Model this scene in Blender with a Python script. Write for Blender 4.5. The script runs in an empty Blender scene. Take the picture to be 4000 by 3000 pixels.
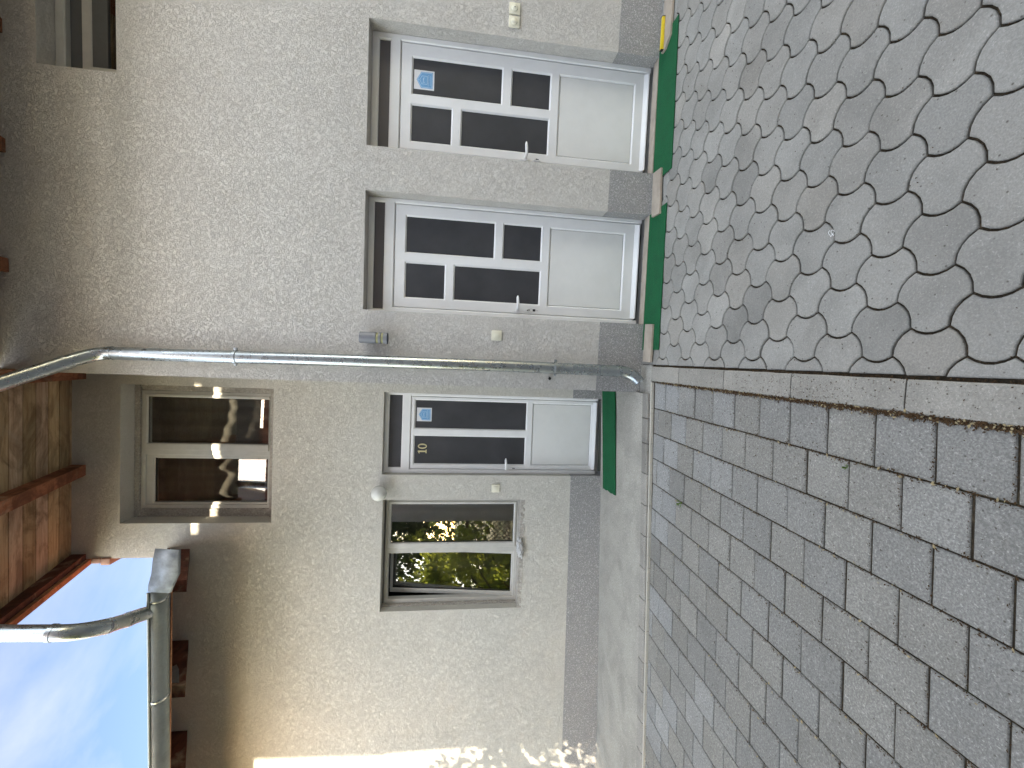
import bpy, bmesh, math, random
from mathutils import Vector, Matrix, noise
random.seed(7)
sc = bpy.context.scene
COL = sc.collection
R = math.radians

# ------------------------------------------------------------------ camera
cam_d = bpy.data.cameras.new('camera'); cam = bpy.data.objects.new('camera', cam_d); COL.objects.link(cam)
cam_d.sensor_width = 36; cam_d.lens = 14.831; cam_d.clip_start = .05; cam_d.clip_end = 2000
rt = Vector((.9974, .0635, .0344)).normalized(); fw = Vector((-.0587, .9903, -.1262)).normalized()
up = rt.cross(fw).normalized(); rt = fw.cross(up).normalized()
# the photograph was taken with the phone turned a quarter: world up points to the picture's left
cx, cy, cz = -up, rt, -fw
M = Matrix((cx, cy, cz)).transposed().to_4x4(); M.translation = (-.0278, -3.5139, 1.58)
cam.matrix_world = M
sc.camera = cam

# ------------------------------------------------------------------ light
SUN_EL, SUN_AZ = math.atan(.36), R(-2.1)          # sun behind the camera, low
SKY_SUN = (1.45, 1.17, .90, 1); SKY_ANTI = (.235, .225, .245, 1)
W = bpy.data.worlds.new('World'); sc.world = W; W.use_nodes = True
nt = W.node_tree; N = nt.nodes; L = nt.links
bg = N['Background']; bg.inputs[1].default_value = .15
sky = N.new('ShaderNodeTexSky'); sky.sky_type = 'NISHITA'; sky.sun_disc = False
sky.sun_elevation = SUN_EL; sky.sun_rotation = math.pi + SUN_AZ; sky.air_density = 1.1; sky.dust_density = .6; sky.ozone_density = 1.2
tc = N.new('ShaderNodeTexCoord'); mp = N.new('ShaderNodeMapping'); mp.inputs['Scale'].default_value = (2.2, .9, 3.2); mp.inputs['Rotation'].default_value = (R(20), R(28), R(10))
nz = N.new('ShaderNodeTexNoise'); nz.inputs['Scale'].default_value = 1.5; nz.inputs['Detail'].default_value = 7; nz.inputs['Roughness'].default_value = .55; nz.inputs['Distortion'].default_value = .5
cr = N.new('ShaderNodeValToRGB'); cr.color_ramp.elements[0].position = .44; cr.color_ramp.elements[1].position = .74
cr.color_ramp.elements[0].color = (0, 0, 0, 1); cr.color_ramp.elements[1].color = (.6, .6, .6, 1)
mx = N.new('ShaderNodeMixRGB'); mx.inputs[2].default_value = (3.4, 3.6, 4.0, 1)
L.new(tc.outputs['Generated'], mp.inputs[0]); L.new(mp.outputs[0], nz.inputs[0]); L.new(nz.outputs[0], cr.inputs[0])
L.new(cr.outputs[0], mx.inputs[0]); L.new(sky.outputs[0], mx.inputs[1])
# hazy and warm on the sun's side, deep blue on the side away from it
sx = N.new('ShaderNodeSeparateXYZ'); mr = N.new('ShaderNodeMapRange'); mr.interpolation_type = 'SMOOTHSTEP'
mr.inputs['From Min'].default_value = .08; mr.inputs['From Max'].default_value = .55
side = N.new('ShaderNodeMixRGB'); side.inputs[1].default_value = SKY_SUN; side.inputs[2].default_value = SKY_ANTI
mul = N.new('ShaderNodeMixRGB'); mul.blend_type = 'MULTIPLY'; mul.inputs[0].default_value = 1
L.new(tc.outputs['Generated'], sx.inputs[0]); L.new(sx.outputs['Y'], mr.inputs['Value']); L.new(mr.outputs[0], side.inputs[0])
L.new(mx.outputs[0], mul.inputs[1]); L.new(side.outputs[0], mul.inputs[2]); L.new(mul.outputs[0], bg.inputs[0])
sd = bpy.data.lights.new('sun', 'SUN'); sd.energy = 2.0; sd.angle = R(.5); sd.color = (1, .87, .64)
so = bpy.data.objects.new('sun', sd); COL.objects.link(so)
sdir = Vector((-math.sin(SUN_AZ) * math.cos(SUN_EL), -math.cos(SUN_AZ) * math.cos(SUN_EL), math.sin(SUN_EL)))
so.rotation_euler = sdir.to_track_quat('Z', 'Y').to_euler(); so.location = sdir * 30
sc.view_settings.view_transform = 'Standard'; sc.view_settings.look = 'None'; sc.view_settings.exposure = 3.3; sc.view_settings.gamma = 1
sc.render.engine = 'CYCLES'; sc.render.resolution_x = 1024; sc.render.resolution_y = 768
sc.cycles.max_bounces = 8; sc.cycles.diffuse_bounces = 4; sc.cycles.transparent_max_bounces = 12

# ------------------------------------------------------------------ materials
class Mat:
    def __init__(s, name, col, rough=.8, metal=0, spec=.3):
        s.m = bpy.data.materials.new(name); s.m.use_nodes = True; s.nt = s.m.node_tree
        s.b = s.nt.nodes['Principled BSDF']; s.out = s.nt.nodes['Material Output']
        s.b.inputs['Base Color'].default_value = (*col, 1); s.b.inputs['Roughness'].default_value = rough
        s.b.inputs['Metallic'].default_value = metal; s.b.inputs['Specular IOR Level'].default_value = spec
        s.col = None; s.h = None; s.c0 = col; s.tcn = None
    def n(s, t, **k):
        x = s.nt.nodes.new(t)
        for a, v in k.items(): setattr(x, a, v)
        return x
    def l(s, a, b): s.nt.links.new(a, b)
    def co(s, scale=(1, 1, 1), rot=(0, 0, 0)):
        if not s.tcn: s.tcn = s.n('ShaderNodeTexCoord')
        mp = s.n('ShaderNodeMapping'); mp.inputs['Scale'].default_value = scale; mp.inputs['Rotation'].default_value = rot
        s.l(s.tcn.outputs['Object'], mp.inputs[0]); return mp.outputs[0]
    def noise(s, sc_, det=4, rough=.6, dist=0, vs=(1, 1, 1), rot=(0, 0, 0)):
        t = s.n('ShaderNodeTexNoise'); t.inputs['Scale'].default_value = sc_; t.inputs['Detail'].default_value = det
        t.inputs['Roughness'].default_value = rough; t.inputs['Distortion'].default_value = dist
        s.l(s.co(vs, rot), t.inputs[0]); return t.outputs[0]
    def voro(s, sc_, vs=(1, 1, 1), feat='F1'):
        t = s.n('ShaderNodeTexVoronoi'); t.feature = feat; t.inputs['Scale'].default_value = sc_; s.l(s.co(vs), t.inputs[0]); return t
    def ramp(s, f, p0, p1, c0=(0, 0, 0), c1=(1, 1, 1)):
        r = s.n('ShaderNodeValToRGB'); e = r.color_ramp.elements
        e[0].position = p0; e[1].position = p1; e[0].color = (*c0, 1); e[1].color = (*c1, 1); s.l(f, r.inputs[0]); return r.outputs[0]
    def math(s, op, a, b=None):
        m = s.n('ShaderNodeMath', operation=op)
        for i, v in enumerate((a, b)):
            if v is None: continue
            if isinstance(v, (int, float)): m.inputs[i].default_value = v
            else: s.l(v, m.inputs[i])
        return m.outputs[0]
    def tint(s, fac, c, mode='MIX'):
        m = s.n('ShaderNodeMixRGB', blend_type=mode); m.inputs[2].default_value = (*c, 1)
        if isinstance(fac, (int, float)): m.inputs[0].default_value = fac
        else: s.l(fac, m.inputs[0])
        if s.col is None: m.inputs[1].default_value = (*s.c0, 1)
        else: s.l(s.col, m.inputs[1])
        s.col = m.outputs[0]; s.l(s.col, s.b.inputs['Base Color'])
    def attr(s, name='tone'):          # per-piece tone; pavers near the wall also carry painted light
        a = s.n('ShaderNodeAttribute'); a.attribute_name = name
        m = s.n('ShaderNodeMixRGB', blend_type='MULTIPLY'); m.inputs[0].default_value = 1
        if s.col is None: m.inputs[1].default_value = (*s.c0, 1)
        else: s.l(s.col, m.inputs[1])
        s.l(a.outputs['Color'], m.inputs[2]); s.col = m.outputs[0]; s.l(s.col, s.b.inputs['Base Color'])
    def bump(s, h, dist=.004, st=1):
        b = s.n('ShaderNodeBump'); b.inputs['Distance'].default_value = dist; b.inputs['Strength'].default_value = st
        s.l(h, b.inputs['Height'])
        if s.h is not None: s.l(s.h, b.inputs['Normal'])
        s.h = b.outputs[0]; s.l(s.h, s.b.inputs['Normal'])

def stucco(name, col, dark, k=1.0):
    s = Mat(name, col, .9, spec=.12)
    w = s.noise(30 / k, 3, .62, 2.6); w2 = s.noise(52 / k, 3, .6, 1.8, rot=(.5, .3, 1))
    worm = s.ramp(s.math('ABSOLUTE', s.math('SUBTRACT', w, .5)), .0, .05)       # thin trowel grooves
    worm2 = s.ramp(s.math('ABSOLUTE', s.math('SUBTRACT', w2, .5)), .0, .035)
    fine = s.noise(120 / k, 3, .6, .6)
    big = s.noise(1.1, 5, .6, .3); mid = s.noise(5.5, 4, .6, .3)
    s.tint(s.ramp(big, .38, .68, (0, 0, 0), (.5, .5, .5)), dark)
    s.tint(s.ramp(mid, .42, .62, (0, 0, 0), (.28, .28, .28)), tuple(c * .92 for c in dark))
    s.tint(s.math('MULTIPLY', s.math('SUBTRACT', 1, worm), .30), tuple(c * .50 for c in dark))
    s.tint(s.math('MULTIPLY', s.math('SUBTRACT', 1, worm2), .20), tuple(c * .50 for c in dark))
    s.tint(s.ramp(s.noise(3.0, 5, .6, 0, vs=(5, 5, .5)), .60, .78, (0, 0, 0), (.30, .30, .30)), tuple(c * .72 for c in dark))   # faint run marks
    s.tint(s.ramp(s.voro(9.0).outputs[0], .012, .03, (.5, .5, .5), (0, 0, 0)), (.16, .13, .1))
    s.bump(worm, .004 * k, .8); s.bump(fine, .0025, .6)
    return s.m
STUC_A = stucco('stucco_render', (.65, .622, .59), (.565, .535, .505))
STUC_B = stucco('stucco_render_cream', (.67, .645, .59), (.585, .56, .51), .85)
def granular(name, col, lo):
    s = Mat(name, col, .85, spec=.2)
    a = s.noise(150, 2, .7); v = s.voro(170).outputs[1]
    s.tint(s.ramp(a, .35, .62, (1, 1, 1), (0, 0, 0)), lo)
    s.tint(s.ramp(s.noise(75, 2, .7), .56, .66, (0, 0, 0), (.6, .6, .6)), tuple(min(1, c * 1.7) for c in col))
    s.tint(s.ramp(s.noise(2.5, 4, .6), .4, .75, (0, 0, 0), (.3, .3, .3)), tuple(c * .75 for c in col))
    s.bump(a, .003, .8)
    return s.m
PLINTH = granular('granular_plinth', (.36, .35, .345), (.22, .215, .215))
def conc(name, col, speck=.5, attr=False, stain=.3, gran=220):
    s = Mat(name, col, .88, spec=.2)
    s.tint(s.ramp(s.noise(3.2, 6, .62, .5), .42, .72, (0, 0, 0), (stain,) * 3), tuple(c * .62 for c in col))
    s.tint(s.ramp(s.noise(gran, 2, .75), .40, .62, (speck,) * 3, (0, 0, 0)), tuple(c * .42 for c in col))
    s.tint(s.ramp(s.noise(gran * .8, 2, .75, 0, rot=(1, 0, 2)), .58, .70, (0, 0, 0), (speck,) * 3), tuple(min(1, c * 1.75) for c in col))
    s.tint(s.ramp(s.voro(26).outputs[0], .05, .12, (.75, .75, .75), (0, 0, 0)), (.06, .05, .04))
    if attr: s.attr()
    s.bump(s.noise(gran, 3, .7), .002, .7); s.bump(s.noise(24, 4, .6), .004, .5)
    return s.m
PAVER = conc('curved_paver_concrete', (.292, .282, .262), .32, True, .7, 150)
SLAB = conc('square_slab_concrete', (.262, .254, .238), .6, True, .45, 130)
KERB = conc('kerb_concrete', (.31, .292, .265), .4, True, .7, 150)
PATIO = conc('patio_concrete', (.39, .37, .33), .40, False, .8, 110)
JOINT = Mat('joint_soil', (.035, .028, .02), 1, spec=.05); JOINT.tint(JOINT.ramp(JOINT.noise(45, 4, .7), .5, .7), (.09, .068, .045)); JOINT.tint(JOINT.ramp(JOINT.noise(7, 4, .7), .6, .75, (0,0,0),(.6,.6,.6)), (.035, .05, .018)); JOINT.bump(JOINT.noise(90, 4, .7), .008, 1); JOINT = JOINT.m
def plain(name, col, rough=.5, metal=0, spec=.4, var=.12, vs=14, bumpd=0):
    s = Mat(name, col, rough, metal, spec)
    s.tint(s.ramp(s.noise(vs, 5, .65), .4, .75, (0, 0, 0), (1, 1, 1)), tuple(c * (1 - var) for c in col))
    if bumpd: s.bump(s.noise(vs * 8, 3, .6), bumpd, .8)
    return s.m
PVC = plain('white_pvc', (.78, .775, .78), .35, 0, .45, .07, 5)
PVC_OLD = plain('weathered_pvc', (.50, .49, .46), .45, 0, .4, .16, 7)
PANEL = plain('white_door_panel', (.74, .735, .72), .5, 0, .35, .09, 3)
GASKET = plain('black_gasket', (.02, .02, .022), .6)
ALU = plain('threshold_metal', (.35, .35, .36), .35, .9)
CREAM = plain('cream_plastic', (.74, .71, .58), .4, 0, .4, .05)
LAMPGREY = plain('grey_lamp_paint', (.20, .205, .23), .45, .1, .4, .1, 30)
OLIVE = plain('yellowed_diffuser', (.33, .32, .16), .5)
GLOBE = plain('opal_globe', (.66, .66, .62), .25, 0, .5, .12, 9)
STONE = plain('pinkish_marble', (.40, .34, .28), .5, 0, .3, .3, 9, .001)
YELLOW = plain('yellow_paint', (.75, .56, .02), .35, 0, .5, .2, 25)
BLACK = plain('black_rubber', (.012, .012, .012), .5)
STEEL = plain('key_steel', (.5, .5, .48), .3, 1)
BRASS = plain('brass_number', (.78, .70, .42), .35, .55, .5, .15, 40)
MORTAR = conc('rough_mortar', (.45, .42, .38), .4, False, .8, 60)
DARKIN = plain('dark_interior', (.03, .027, .024), .9)
STW = plain('sticker_white', (.72, .72, .74), .4); STB = plain('sticker_blue', (.16, .36, .62), .4); STL = plain('sticker_pale_blue', (.45, .62, .80), .4)
MATG = Mat('green_carpet', (.014, .092, .036), .95, spec=.1)
MATG.tint(MATG.ramp(MATG.noise(300, 2, .7), .4, .65), (.02, .125, .055)); MATG.tint(MATG.ramp(MATG.noise(9, 5, .7), .45, .8, (0, 0, 0), (.5, .5, .5)), (.018, .062, .034))
MATG.tint(MATG.ramp(MATG.voro(22).outputs[0], .05, .10, (.8, .8, .8), (0, 0, 0)), (.05, .05, .03)); MATG.bump(MATG.noise(320, 2, .7), .004, 1); MATG = MATG.m
def zinc(name, col=(.46, .49, .50), r=.30):
    s = Mat(name, col, r, .9, .5)
    s.tint(s.ramp(s.noise(60, 2, .6), .45, .65, (0, 0, 0), (.3, .3, .3)), tuple(c * .8 for c in col))
    s.tint(s.ramp(s.noise(5, 5, .65), .5, .75, (0, 0, 0), (.5, .5, .5)), tuple(c * .62 for c in col))
    s.l(s.ramp(s.noise(18, 4, .6), .3, .8, (r * .75,) * 3, (r * 1.6,) * 3), s.b.inputs['Roughness'])
    s.bump(s.noise(7, 3, .5), .003, .4)
    return s.m
ZINC = zinc('galvanised_zinc', (.37, .40, .42), .27); ZINC_G = zinc('weathered_zinc', (.34, .36, .34), .45); SHEET = zinc('grey_sheet_metal', (.26, .28, .30), .6)
def wood(name, col, dark, ax='x', planks=False):
    s = Mat(name, col, .75, spec=.2)
    vs = {'x': (1.2, 14, 14), 'y': (14, 1.2, 14), 'z': (14, 14, 1.2)}[ax]
    g = s.noise(2.2, 6, .7, .8, vs=vs)
    s.tint(s.ramp(g, .38, .66), dark)
    s.tint(s.ramp(s.noise(2.6, 5, .65, .9, vs=(1, 1.5, 1)), .47, .62, (0, 0, 0), (.8, .8, .8)), tuple(c * .55 for c in dark))
    s.tint(s.ramp(s.noise(3.5, 5, .65, .5, rot=(0, 0, 1)), .55, .7, (0, 0, 0), (.55, .55, .55)), (.40, .33, .24))
    if planks: s.attr()
    s.bump(g, .003, .6)
    return s.m
PLANK = wood('stained_soffit_planks', (.52, .39, .265), (.32, .21, .13), 'x', True)
RAFT = wood('rafter_wood', (.36, .15, .08), (.20, .08, .045), 'y')
VERGE = wood('verge_board_wood', (.50, .24, .12), (.30, .12, .06), 'y')
BROWN = wood('dark_red_rafter_wood', (.13, .045, .03), (.075, .028, .02), 'y')
TILE = Mat('clay_tiles', (.30, .10, .055), .8, spec=.2); TILE.tint(TILE.ramp(TILE.noise(6, 5, .7), .4, .7), (.16, .06, .04)); TILE.bump(TILE.noise(30, 4, .6), .006, .6); TILE = TILE.m

def glass(name, tintc, refl):
    m = bpy.data.materials.new(name); m.use_nodes = True; t = m.node_tree; t.nodes.remove(t.nodes['Principled BSDF'])
    g = t.nodes.new('ShaderNodeBsdfGlossy'); g.inputs['Roughness'].default_value = .012; g.inputs['Color'].default_value = (.95, .97, .96, 1)
    tr = t.nodes.new('ShaderNodeBsdfTransparent'); tr.inputs['Color'].default_value = (*tintc, 1)
    tcn = t.nodes.new('ShaderNodeTexCoord'); nzn = t.nodes.new('ShaderNodeTexNoise'); nzn.inputs['Scale'].default_value = 2.2; nzn.inputs['Detail'].default_value = 1
    bp = t.nodes.new('ShaderNodeBump'); bp.inputs['Distance'].default_value = .004; bp.inputs['Strength'].default_value = .12
    t.links.new(tcn.outputs['Object'], nzn.inputs[0]); t.links.new(nzn.outputs[0], bp.inputs['Height']); t.links.new(bp.outputs[0], g.inputs['Normal'])
    lw = t.nodes.new('ShaderNodeFresnel'); lw.inputs[0].default_value = 1.5
    ad = t.nodes.new('ShaderNodeMath'); ad.operation = 'ADD'; ad.inputs[1].default_value = refl - .04; ad.use_clamp = True
    mxn = t.nodes.new('ShaderNodeMixShader')
    t.links.new(lw.outputs[0], ad.inputs[0]); t.links.new(ad.outputs[0], mxn.inputs[0]); t.links.new(tr.outputs[0], mxn.inputs[1]); t.links.new(g.outputs[0], mxn.inputs[2])
    t.links.new(mxn.outputs[0], t.nodes['Material Output'].inputs[0]); return m
PANE = glass('window_glass', (.75, .76, .74), .24); PANE_UP = glass('upper_window_glass', (.8, .8, .78), .13)
DGLASS = Mat('textured_dark_glass', (.036, .037, .042), .38, spec=.55); DGLASS.tint(DGLASS.ramp(DGLASS.noise(4, 4, .6), .35, .7), (.052, .052, .058)); DGLASS.bump(DGLASS.noise(180, 2, .6), .0012, .6); DGLASS = DGLASS.m
TGLASS = Mat('grey_transom_glass', (.10, .09, .095), .4, spec=.55); TGLASS.bump(TGLASS.noise(160, 2, .6), .0012, .6); TGLASS = TGLASS.m
def cloth(name, col, tr=.35):
    m = bpy.data.materials.new(name); m.use_nodes = True; t = m.node_tree; b = t.nodes['Principled BSDF']
    b.inputs['Base Color'].default_value = (*col, 1); b.inputs['Roughness'].default_value = .9
    tcn = t.nodes.new('ShaderNodeTexCoord'); nzn = t.nodes.new('ShaderNodeTexNoise'); nzn.inputs['Scale'].default_value = 160
    rp = t.nodes.new('ShaderNodeMixRGB'); rp.inputs[1].default_value = (*col, 1); rp.inputs[2].default_value = (*[c * .7 for c in col], 1)
    t.links.new(tcn.outputs['Object'], nzn.inputs[0]); t.links.new(nzn.outputs[0], rp.inputs[0]); t.links.new(rp.outputs[0], b.inputs['Base Color'])
    tl = t.nodes.new('ShaderNodeBsdfTranslucent'); tl.inputs[0].default_value = (*col, 1); mxn = t.nodes.new('ShaderNodeMixShader'); mxn.inputs[0].default_value = tr
    t.links.new(b.outputs[0], mxn.inputs[1]); t.links.new(tl.outputs[0], mxn.inputs[2]); t.links.new(mxn.outputs[0], t.nodes['Material Output'].inputs[0]); return m
CURT = cloth('brown_grey_curtain', (.15, .14, .13), .1)
def sheer(name, col, op):
    m = cloth(name, col, .35); t = m.node_tree; out = t.nodes['Material Output']; src = out.inputs[0].links[0].from_socket
    tr = t.nodes.new('ShaderNodeBsdfTransparent'); mxn = t.nodes.new('ShaderNodeMixShader'); mxn.inputs[0].default_value = op
    t.links.new(tr.outputs[0], mxn.inputs[1]); t.links.new(src, mxn.inputs[2]); t.links.new(mxn.outputs[0], out.inputs[0]); return m
SHEER = sheer('sheer_brown_net', (.24, .225, .20), .62)
PLASTIC = cloth('milky_plastic_film', (.70, .70, .70), .3)
def leafm(name, c, t2):
    m = bpy.data.materials.new(name); m.use_nodes = True; t = m.node_tree; b = t.nodes['Principled BSDF']
    b.inputs['Roughness'].default_value = .5
    g = t.nodes.new('ShaderNodeNewGeometry'); rp = t.nodes.new('ShaderNodeValToRGB'); e = rp.color_ramp.elements
    e[0].color = (*[k * .55 for k in c], 1); e[1].color = (*c, 1); t.links.new(g.outputs['Random Per Island'], rp.inputs[0]); t.links.new(rp.outputs[0], b.inputs['Base Color'])
    tl = t.nodes.new('ShaderNodeBsdfTranslucent'); tl.inputs[0].default_value = (*t2, 1); mxn = t.nodes.new('ShaderNodeMixShader'); mxn.inputs[0].default_value = .5
    t.links.new(b.outputs[0], mxn.inputs[1]); t.links.new(tl.outputs[0], mxn.inputs[2]); t.links.new(mxn.outputs[0], t.nodes['Material Output'].inputs[0]); return m
LEAF = leafm('bright_leaves', (.11, .15, .025), (.42, .46, .06)); LEAFD = leafm('dark_leaves', (.04, .065, .02), (.09, .12, .03))
BARK = plain('bark', (.09, .065, .045), .9, 0, .1, .4, 9, .01)
DEBRIS = plain('dry_debris', (.07, .042, .022), .95, 0, .1, .5, 60)
STRAW = plain('straw_bits', (.36, .29, .17), .9, 0, .1, .4, 60)
WEED = leafm('weed_leaves', (.09, .16, .03), (.12, .2, .03))
BLOCKDARK = plain('sky_block_dark', (.07, .065, .06), .9, 0, .1, .3, 4)
NBWALL = plain('neighbour_plaster', (.46, .43, .39), .9, 0, .15, .25, 2, .002)

# ------------------------------------------------------------------ helpers
def tag(o, label=None, cat=None, group=None, kind=None):
    if label: o['label'] = label
    if cat: o['category'] = cat
    if group: o['group'] = group
    if kind: o['kind'] = kind
    return o
def empty(name, loc=(0, 0, 0), rz=0):
    o = bpy.data.objects.new(name, None); COL.objects.link(o); o.location = loc; o.rotation_euler = (0, 0, rz); o.empty_display_size = .1; return o
def obj(name, verts, faces, mat, parent=None, smooth=False, loc=None):
    me = bpy.data.meshes.new(name); me.from_pydata([tuple(v) for v in verts], [], faces); me.update()
    bm = bmesh.new(); bm.from_mesh(me); bmesh.ops.recalc_face_normals(bm, faces=bm.faces); bm.to_mesh(me); bm.free()
    me.materials.append(mat)
    o = bpy.data.objects.new(name, me); COL.objects.link(o)
    if parent: o.parent = parent
    if loc: o.location = loc
    if smooth:
        for p in me.polygons: p.use_smooth = True
    return o
class MB:
    def __init__(s): s.v = []; s.f = []
    def add(s, vs, fs):
        n = len(s.v); s.v += [tuple(v) for v in vs]; s.f += [[i + n for i in f] for f in fs]; return s
    def box(s, x0, x1, y0, y1, z0, z1, c=0):
        if c <= 0:
            vs = [(x, y, z) for x in (x0, x1) for y in (y0, y1) for z in (z0, z1)]
            return s.add(vs, [[0, 1, 3, 2], [4, 6, 7, 5], [0, 4, 5, 1], [2, 3, 7, 6], [0, 2, 6, 4], [1, 5, 7, 3]])
        bm = bmesh.new(); bmesh.ops.create_cube(bm, size=1)
        for v in bm.verts: v.co = ((v.co.x + .5) * (x1 - x0) + x0, (v.co.y + .5) * (y1 - y0) + y0, (v.co.z + .5) * (z1 - z0) + z0)
        bmesh.ops.bevel(bm, geom=list(bm.edges), offset=c, segments=2, affect='EDGES', profile=.6)
        bm.verts.index_update(); s.add([v.co[:] for v in bm.verts], [[v.index for v in f.verts] for f in bm.faces]); bm.free(); return s
    def tube(s, pts, rad, n=16, caps=True):
        pts = [Vector(p) for p in pts]; rs = rad if isinstance(rad, (list, tuple)) else [rad] * len(pts)
        ref = None; base = len(s.v); k = len(pts)
        for i, p in enumerate(pts):
            t = (pts[min(i + 1, k - 1)] - pts[max(i - 1, 0)]).normalized()
            if ref is None: ref = t.orthogonal().normalized()
            ref = (ref - t * ref.dot(t)).normalized(); b = t.cross(ref)
            for j in range(n):
                a = 2 * math.pi * j / n; s.v.append(tuple(p + (ref * math.cos(a) + b * math.sin(a)) * rs[i]))
        for i in range(k - 1):
            for j in range(n):
                s.f.append([base + i * n + j, base + i * n + (j + 1) % n, base + (i + 1) * n + (j + 1) % n, base + (i + 1) * n + j])
        if caps: s.f.append([base + j for j in range(n)][::-1]); s.f.append([base + (k - 1) * n + j for j in range(n)])
        return s
    def prism(s, poly, y0, y1):       # polygon in x,z extruded along y
        n = len(poly); vs = [(x, y0, z) for x, z in poly] + [(x, y1, z) for x, z in poly]
        return s.add(vs, [list(range(n)), list(range(n, 2 * n))[::-1]] + [[i, (i + 1) % n, n + (i + 1) % n, n + i] for i in range(n)])
    def prismx(s, poly, x0, x1):      # polygon in y,z extruded along x
        n = len(poly); vs = [(x0, y, z) for y, z in poly] + [(x1, y, z) for y, z in poly]
        return s.add(vs, [list(range(n)), list(range(n, 2 * n))[::-1]] + [[i, (i + 1) % n, n + (i + 1) % n, n + i] for i in range(n)])
    def prismz(s, poly, z0, z1):
        n = len(poly); vs = [(x, y, z0) for x, y in poly] + [(x, y, z1) for x, y in poly]
        return s.add(vs, [list(range(n)), list(range(n, 2 * n))[::-1]] + [[i, (i + 1) % n, n + (i + 1) % n, n + i] for i in range(n)])
    def build(s, name, mat, parent=None, smooth=False, loc=None): return obj(name, s.v, s.f, mat, parent, smooth, loc)
def autosmooth(o, ang=35):
    for p in o.data.polygons: p.use_smooth = True
    try:
        import bmesh as _b
        bm = _b.new(); bm.from_mesh(o.data)
        for e in bm.edges:
            e.smooth = len(e.link_faces) == 2 and e.calc_face_angle(0) < R(ang)
        bm.to_mesh(o.data); bm.free()
    except Exception: pass
    return o
def copy_tree(o, parent=None):
    c = o.copy(); COL.objects.link(c)
    if parent is not None: c.parent = parent
    for ch in list(o.children): copy_tree(ch, c)
    return c
def arc(p0, c, p1, n=8):              # smooth bend through a quadratic curve
    p0, c, p1 = Vector(p0), Vector(c), Vector(p1)
    return [p0 * (1 - t) ** 2 + c * 2 * t * (1 - t) + p1 * t * t for t in [i / n for i in range(n + 1)]]

def facade(xb, zlo, zhi, ops, y, depth, mb):
    """front face at y between height curves zlo(x), zhi(x); ops = openings (x0,x1,z0,z1) with reveals going back `depth`"""
    xs = sorted(set([xb[0], xb[1]] + [a for o in ops for a in o[:2] if xb[0] < a < xb[1]]))
    for a, b in zip(xs, xs[1:]):
        m = (a + b) / 2; cuts = sorted([(o[2], o[3]) for o in ops if o[0] <= m <= o[1]])
        lo = [zlo(a), zlo(b)]
        for c0, c1 in cuts + [(None, None)]:
            if c0 is None: hi = [zhi(a), zhi(b)]
            else: hi = [min(c0, zhi(a)), min(c0, zhi(b))]
            if hi[0] > lo[0] + 1e-5 or hi[1] > lo[1] + 1e-5:
                mb.add([(a, y, lo[0]), (b, y, lo[1]), (b, y, hi[1]), (a, y, hi[0])], [[0, 1, 2, 3]])
            if c0 is not None: lo = [max(c1, zlo(a)), max(c1, zlo(b))]
    for x0, x1, z0, z1 in ops:
        for x in (x0, x1):
            a, b = max(z0, zlo(x)), min(z1, zhi(x))
            if b > a: mb.add([(x, y, a), (x, y + depth, a), (x, y + depth, b), (x, y, b)], [[0, 1, 2, 3]])
        for z in (z0, z1):
            if zlo(x0) <= z <= zhi(x0) and zlo(x1) <= z <= zhi(x1):
                mb.add([(x0, y, z), (x1, y, z), (x1, y + depth, z), (x0, y + depth, z)], [[0, 1, 2, 3]])
def plate(mb, x0, x1, z0, z1, holes, y, th, ch=.008):
    """flat pvc member plate with rectangular holes, chamfered edges and real thickness"""
    h2 = [(a - ch, b + ch, c - ch, d + ch) for a, b, c, d in holes]
    xs = sorted(set([x0 + ch * .5, x1 - ch * .5] + [v for h in h2 for v in h[:2]])); zs = [z0 + ch * .5, z1 - ch * .5]
    for a, b in zip(xs, xs[1:]):
        m = (a + b) / 2; lo = zs[0]
        for c, d in sorted([(h[2], h[3]) for h in h2 if h[0] < m < h[1]]) + [(zs[1], None)]:
            if c > lo: mb.add([(a, y, lo), (b, y, lo), (b, y, c), (a, y, c)], [[0, 1, 2, 3]])
            lo = d
    for (a, b, c, d), (A, B, Cc, D) in zip(h2, holes):
        o = [(a, y, c), (b, y, c), (b, y, d), (a, y, d)]; i_ = [(A, y + ch, Cc), (B, y + ch, Cc), (B, y + ch, D), (A, y + ch, D)]
        k = [(p[0], y + th, p[2]) for p in i_]
        mb.add(o + i_ + k, [[j, (j + 1) % 4, 4 + (j + 1) % 4, 4 + j] for j in range(4)] + [[4 + j, 4 + (j + 1) % 4, 8 + (j + 1) % 4, 8 + j] for j in range(4)])
    e = ch * .5
    o = [(x0 + e, y, z0 + e), (x1 - e, y, z0 + e), (x1 - e, y, z1 - e), (x0 + e, y, z1 - e)]; q = [(x0, y + e, z0), (x1, y + e, z0), (x1, y + e, z1), (x0, y + e, z1)]
    k = [(p[0], y + th, p[2]) for p in q]
    mb.add(o + q + k, [[j, (j + 1) % 4, 4 + (j + 1) % 4, 4 + j] for j in range(4)] + [[4 + j, 4 + (j + 1) % 4, 8 + (j + 1) % 4, 8 + j] for j in range(4)])

GY = -.00822
def gz(x, y): return .0019 * x + GY * y

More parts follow.
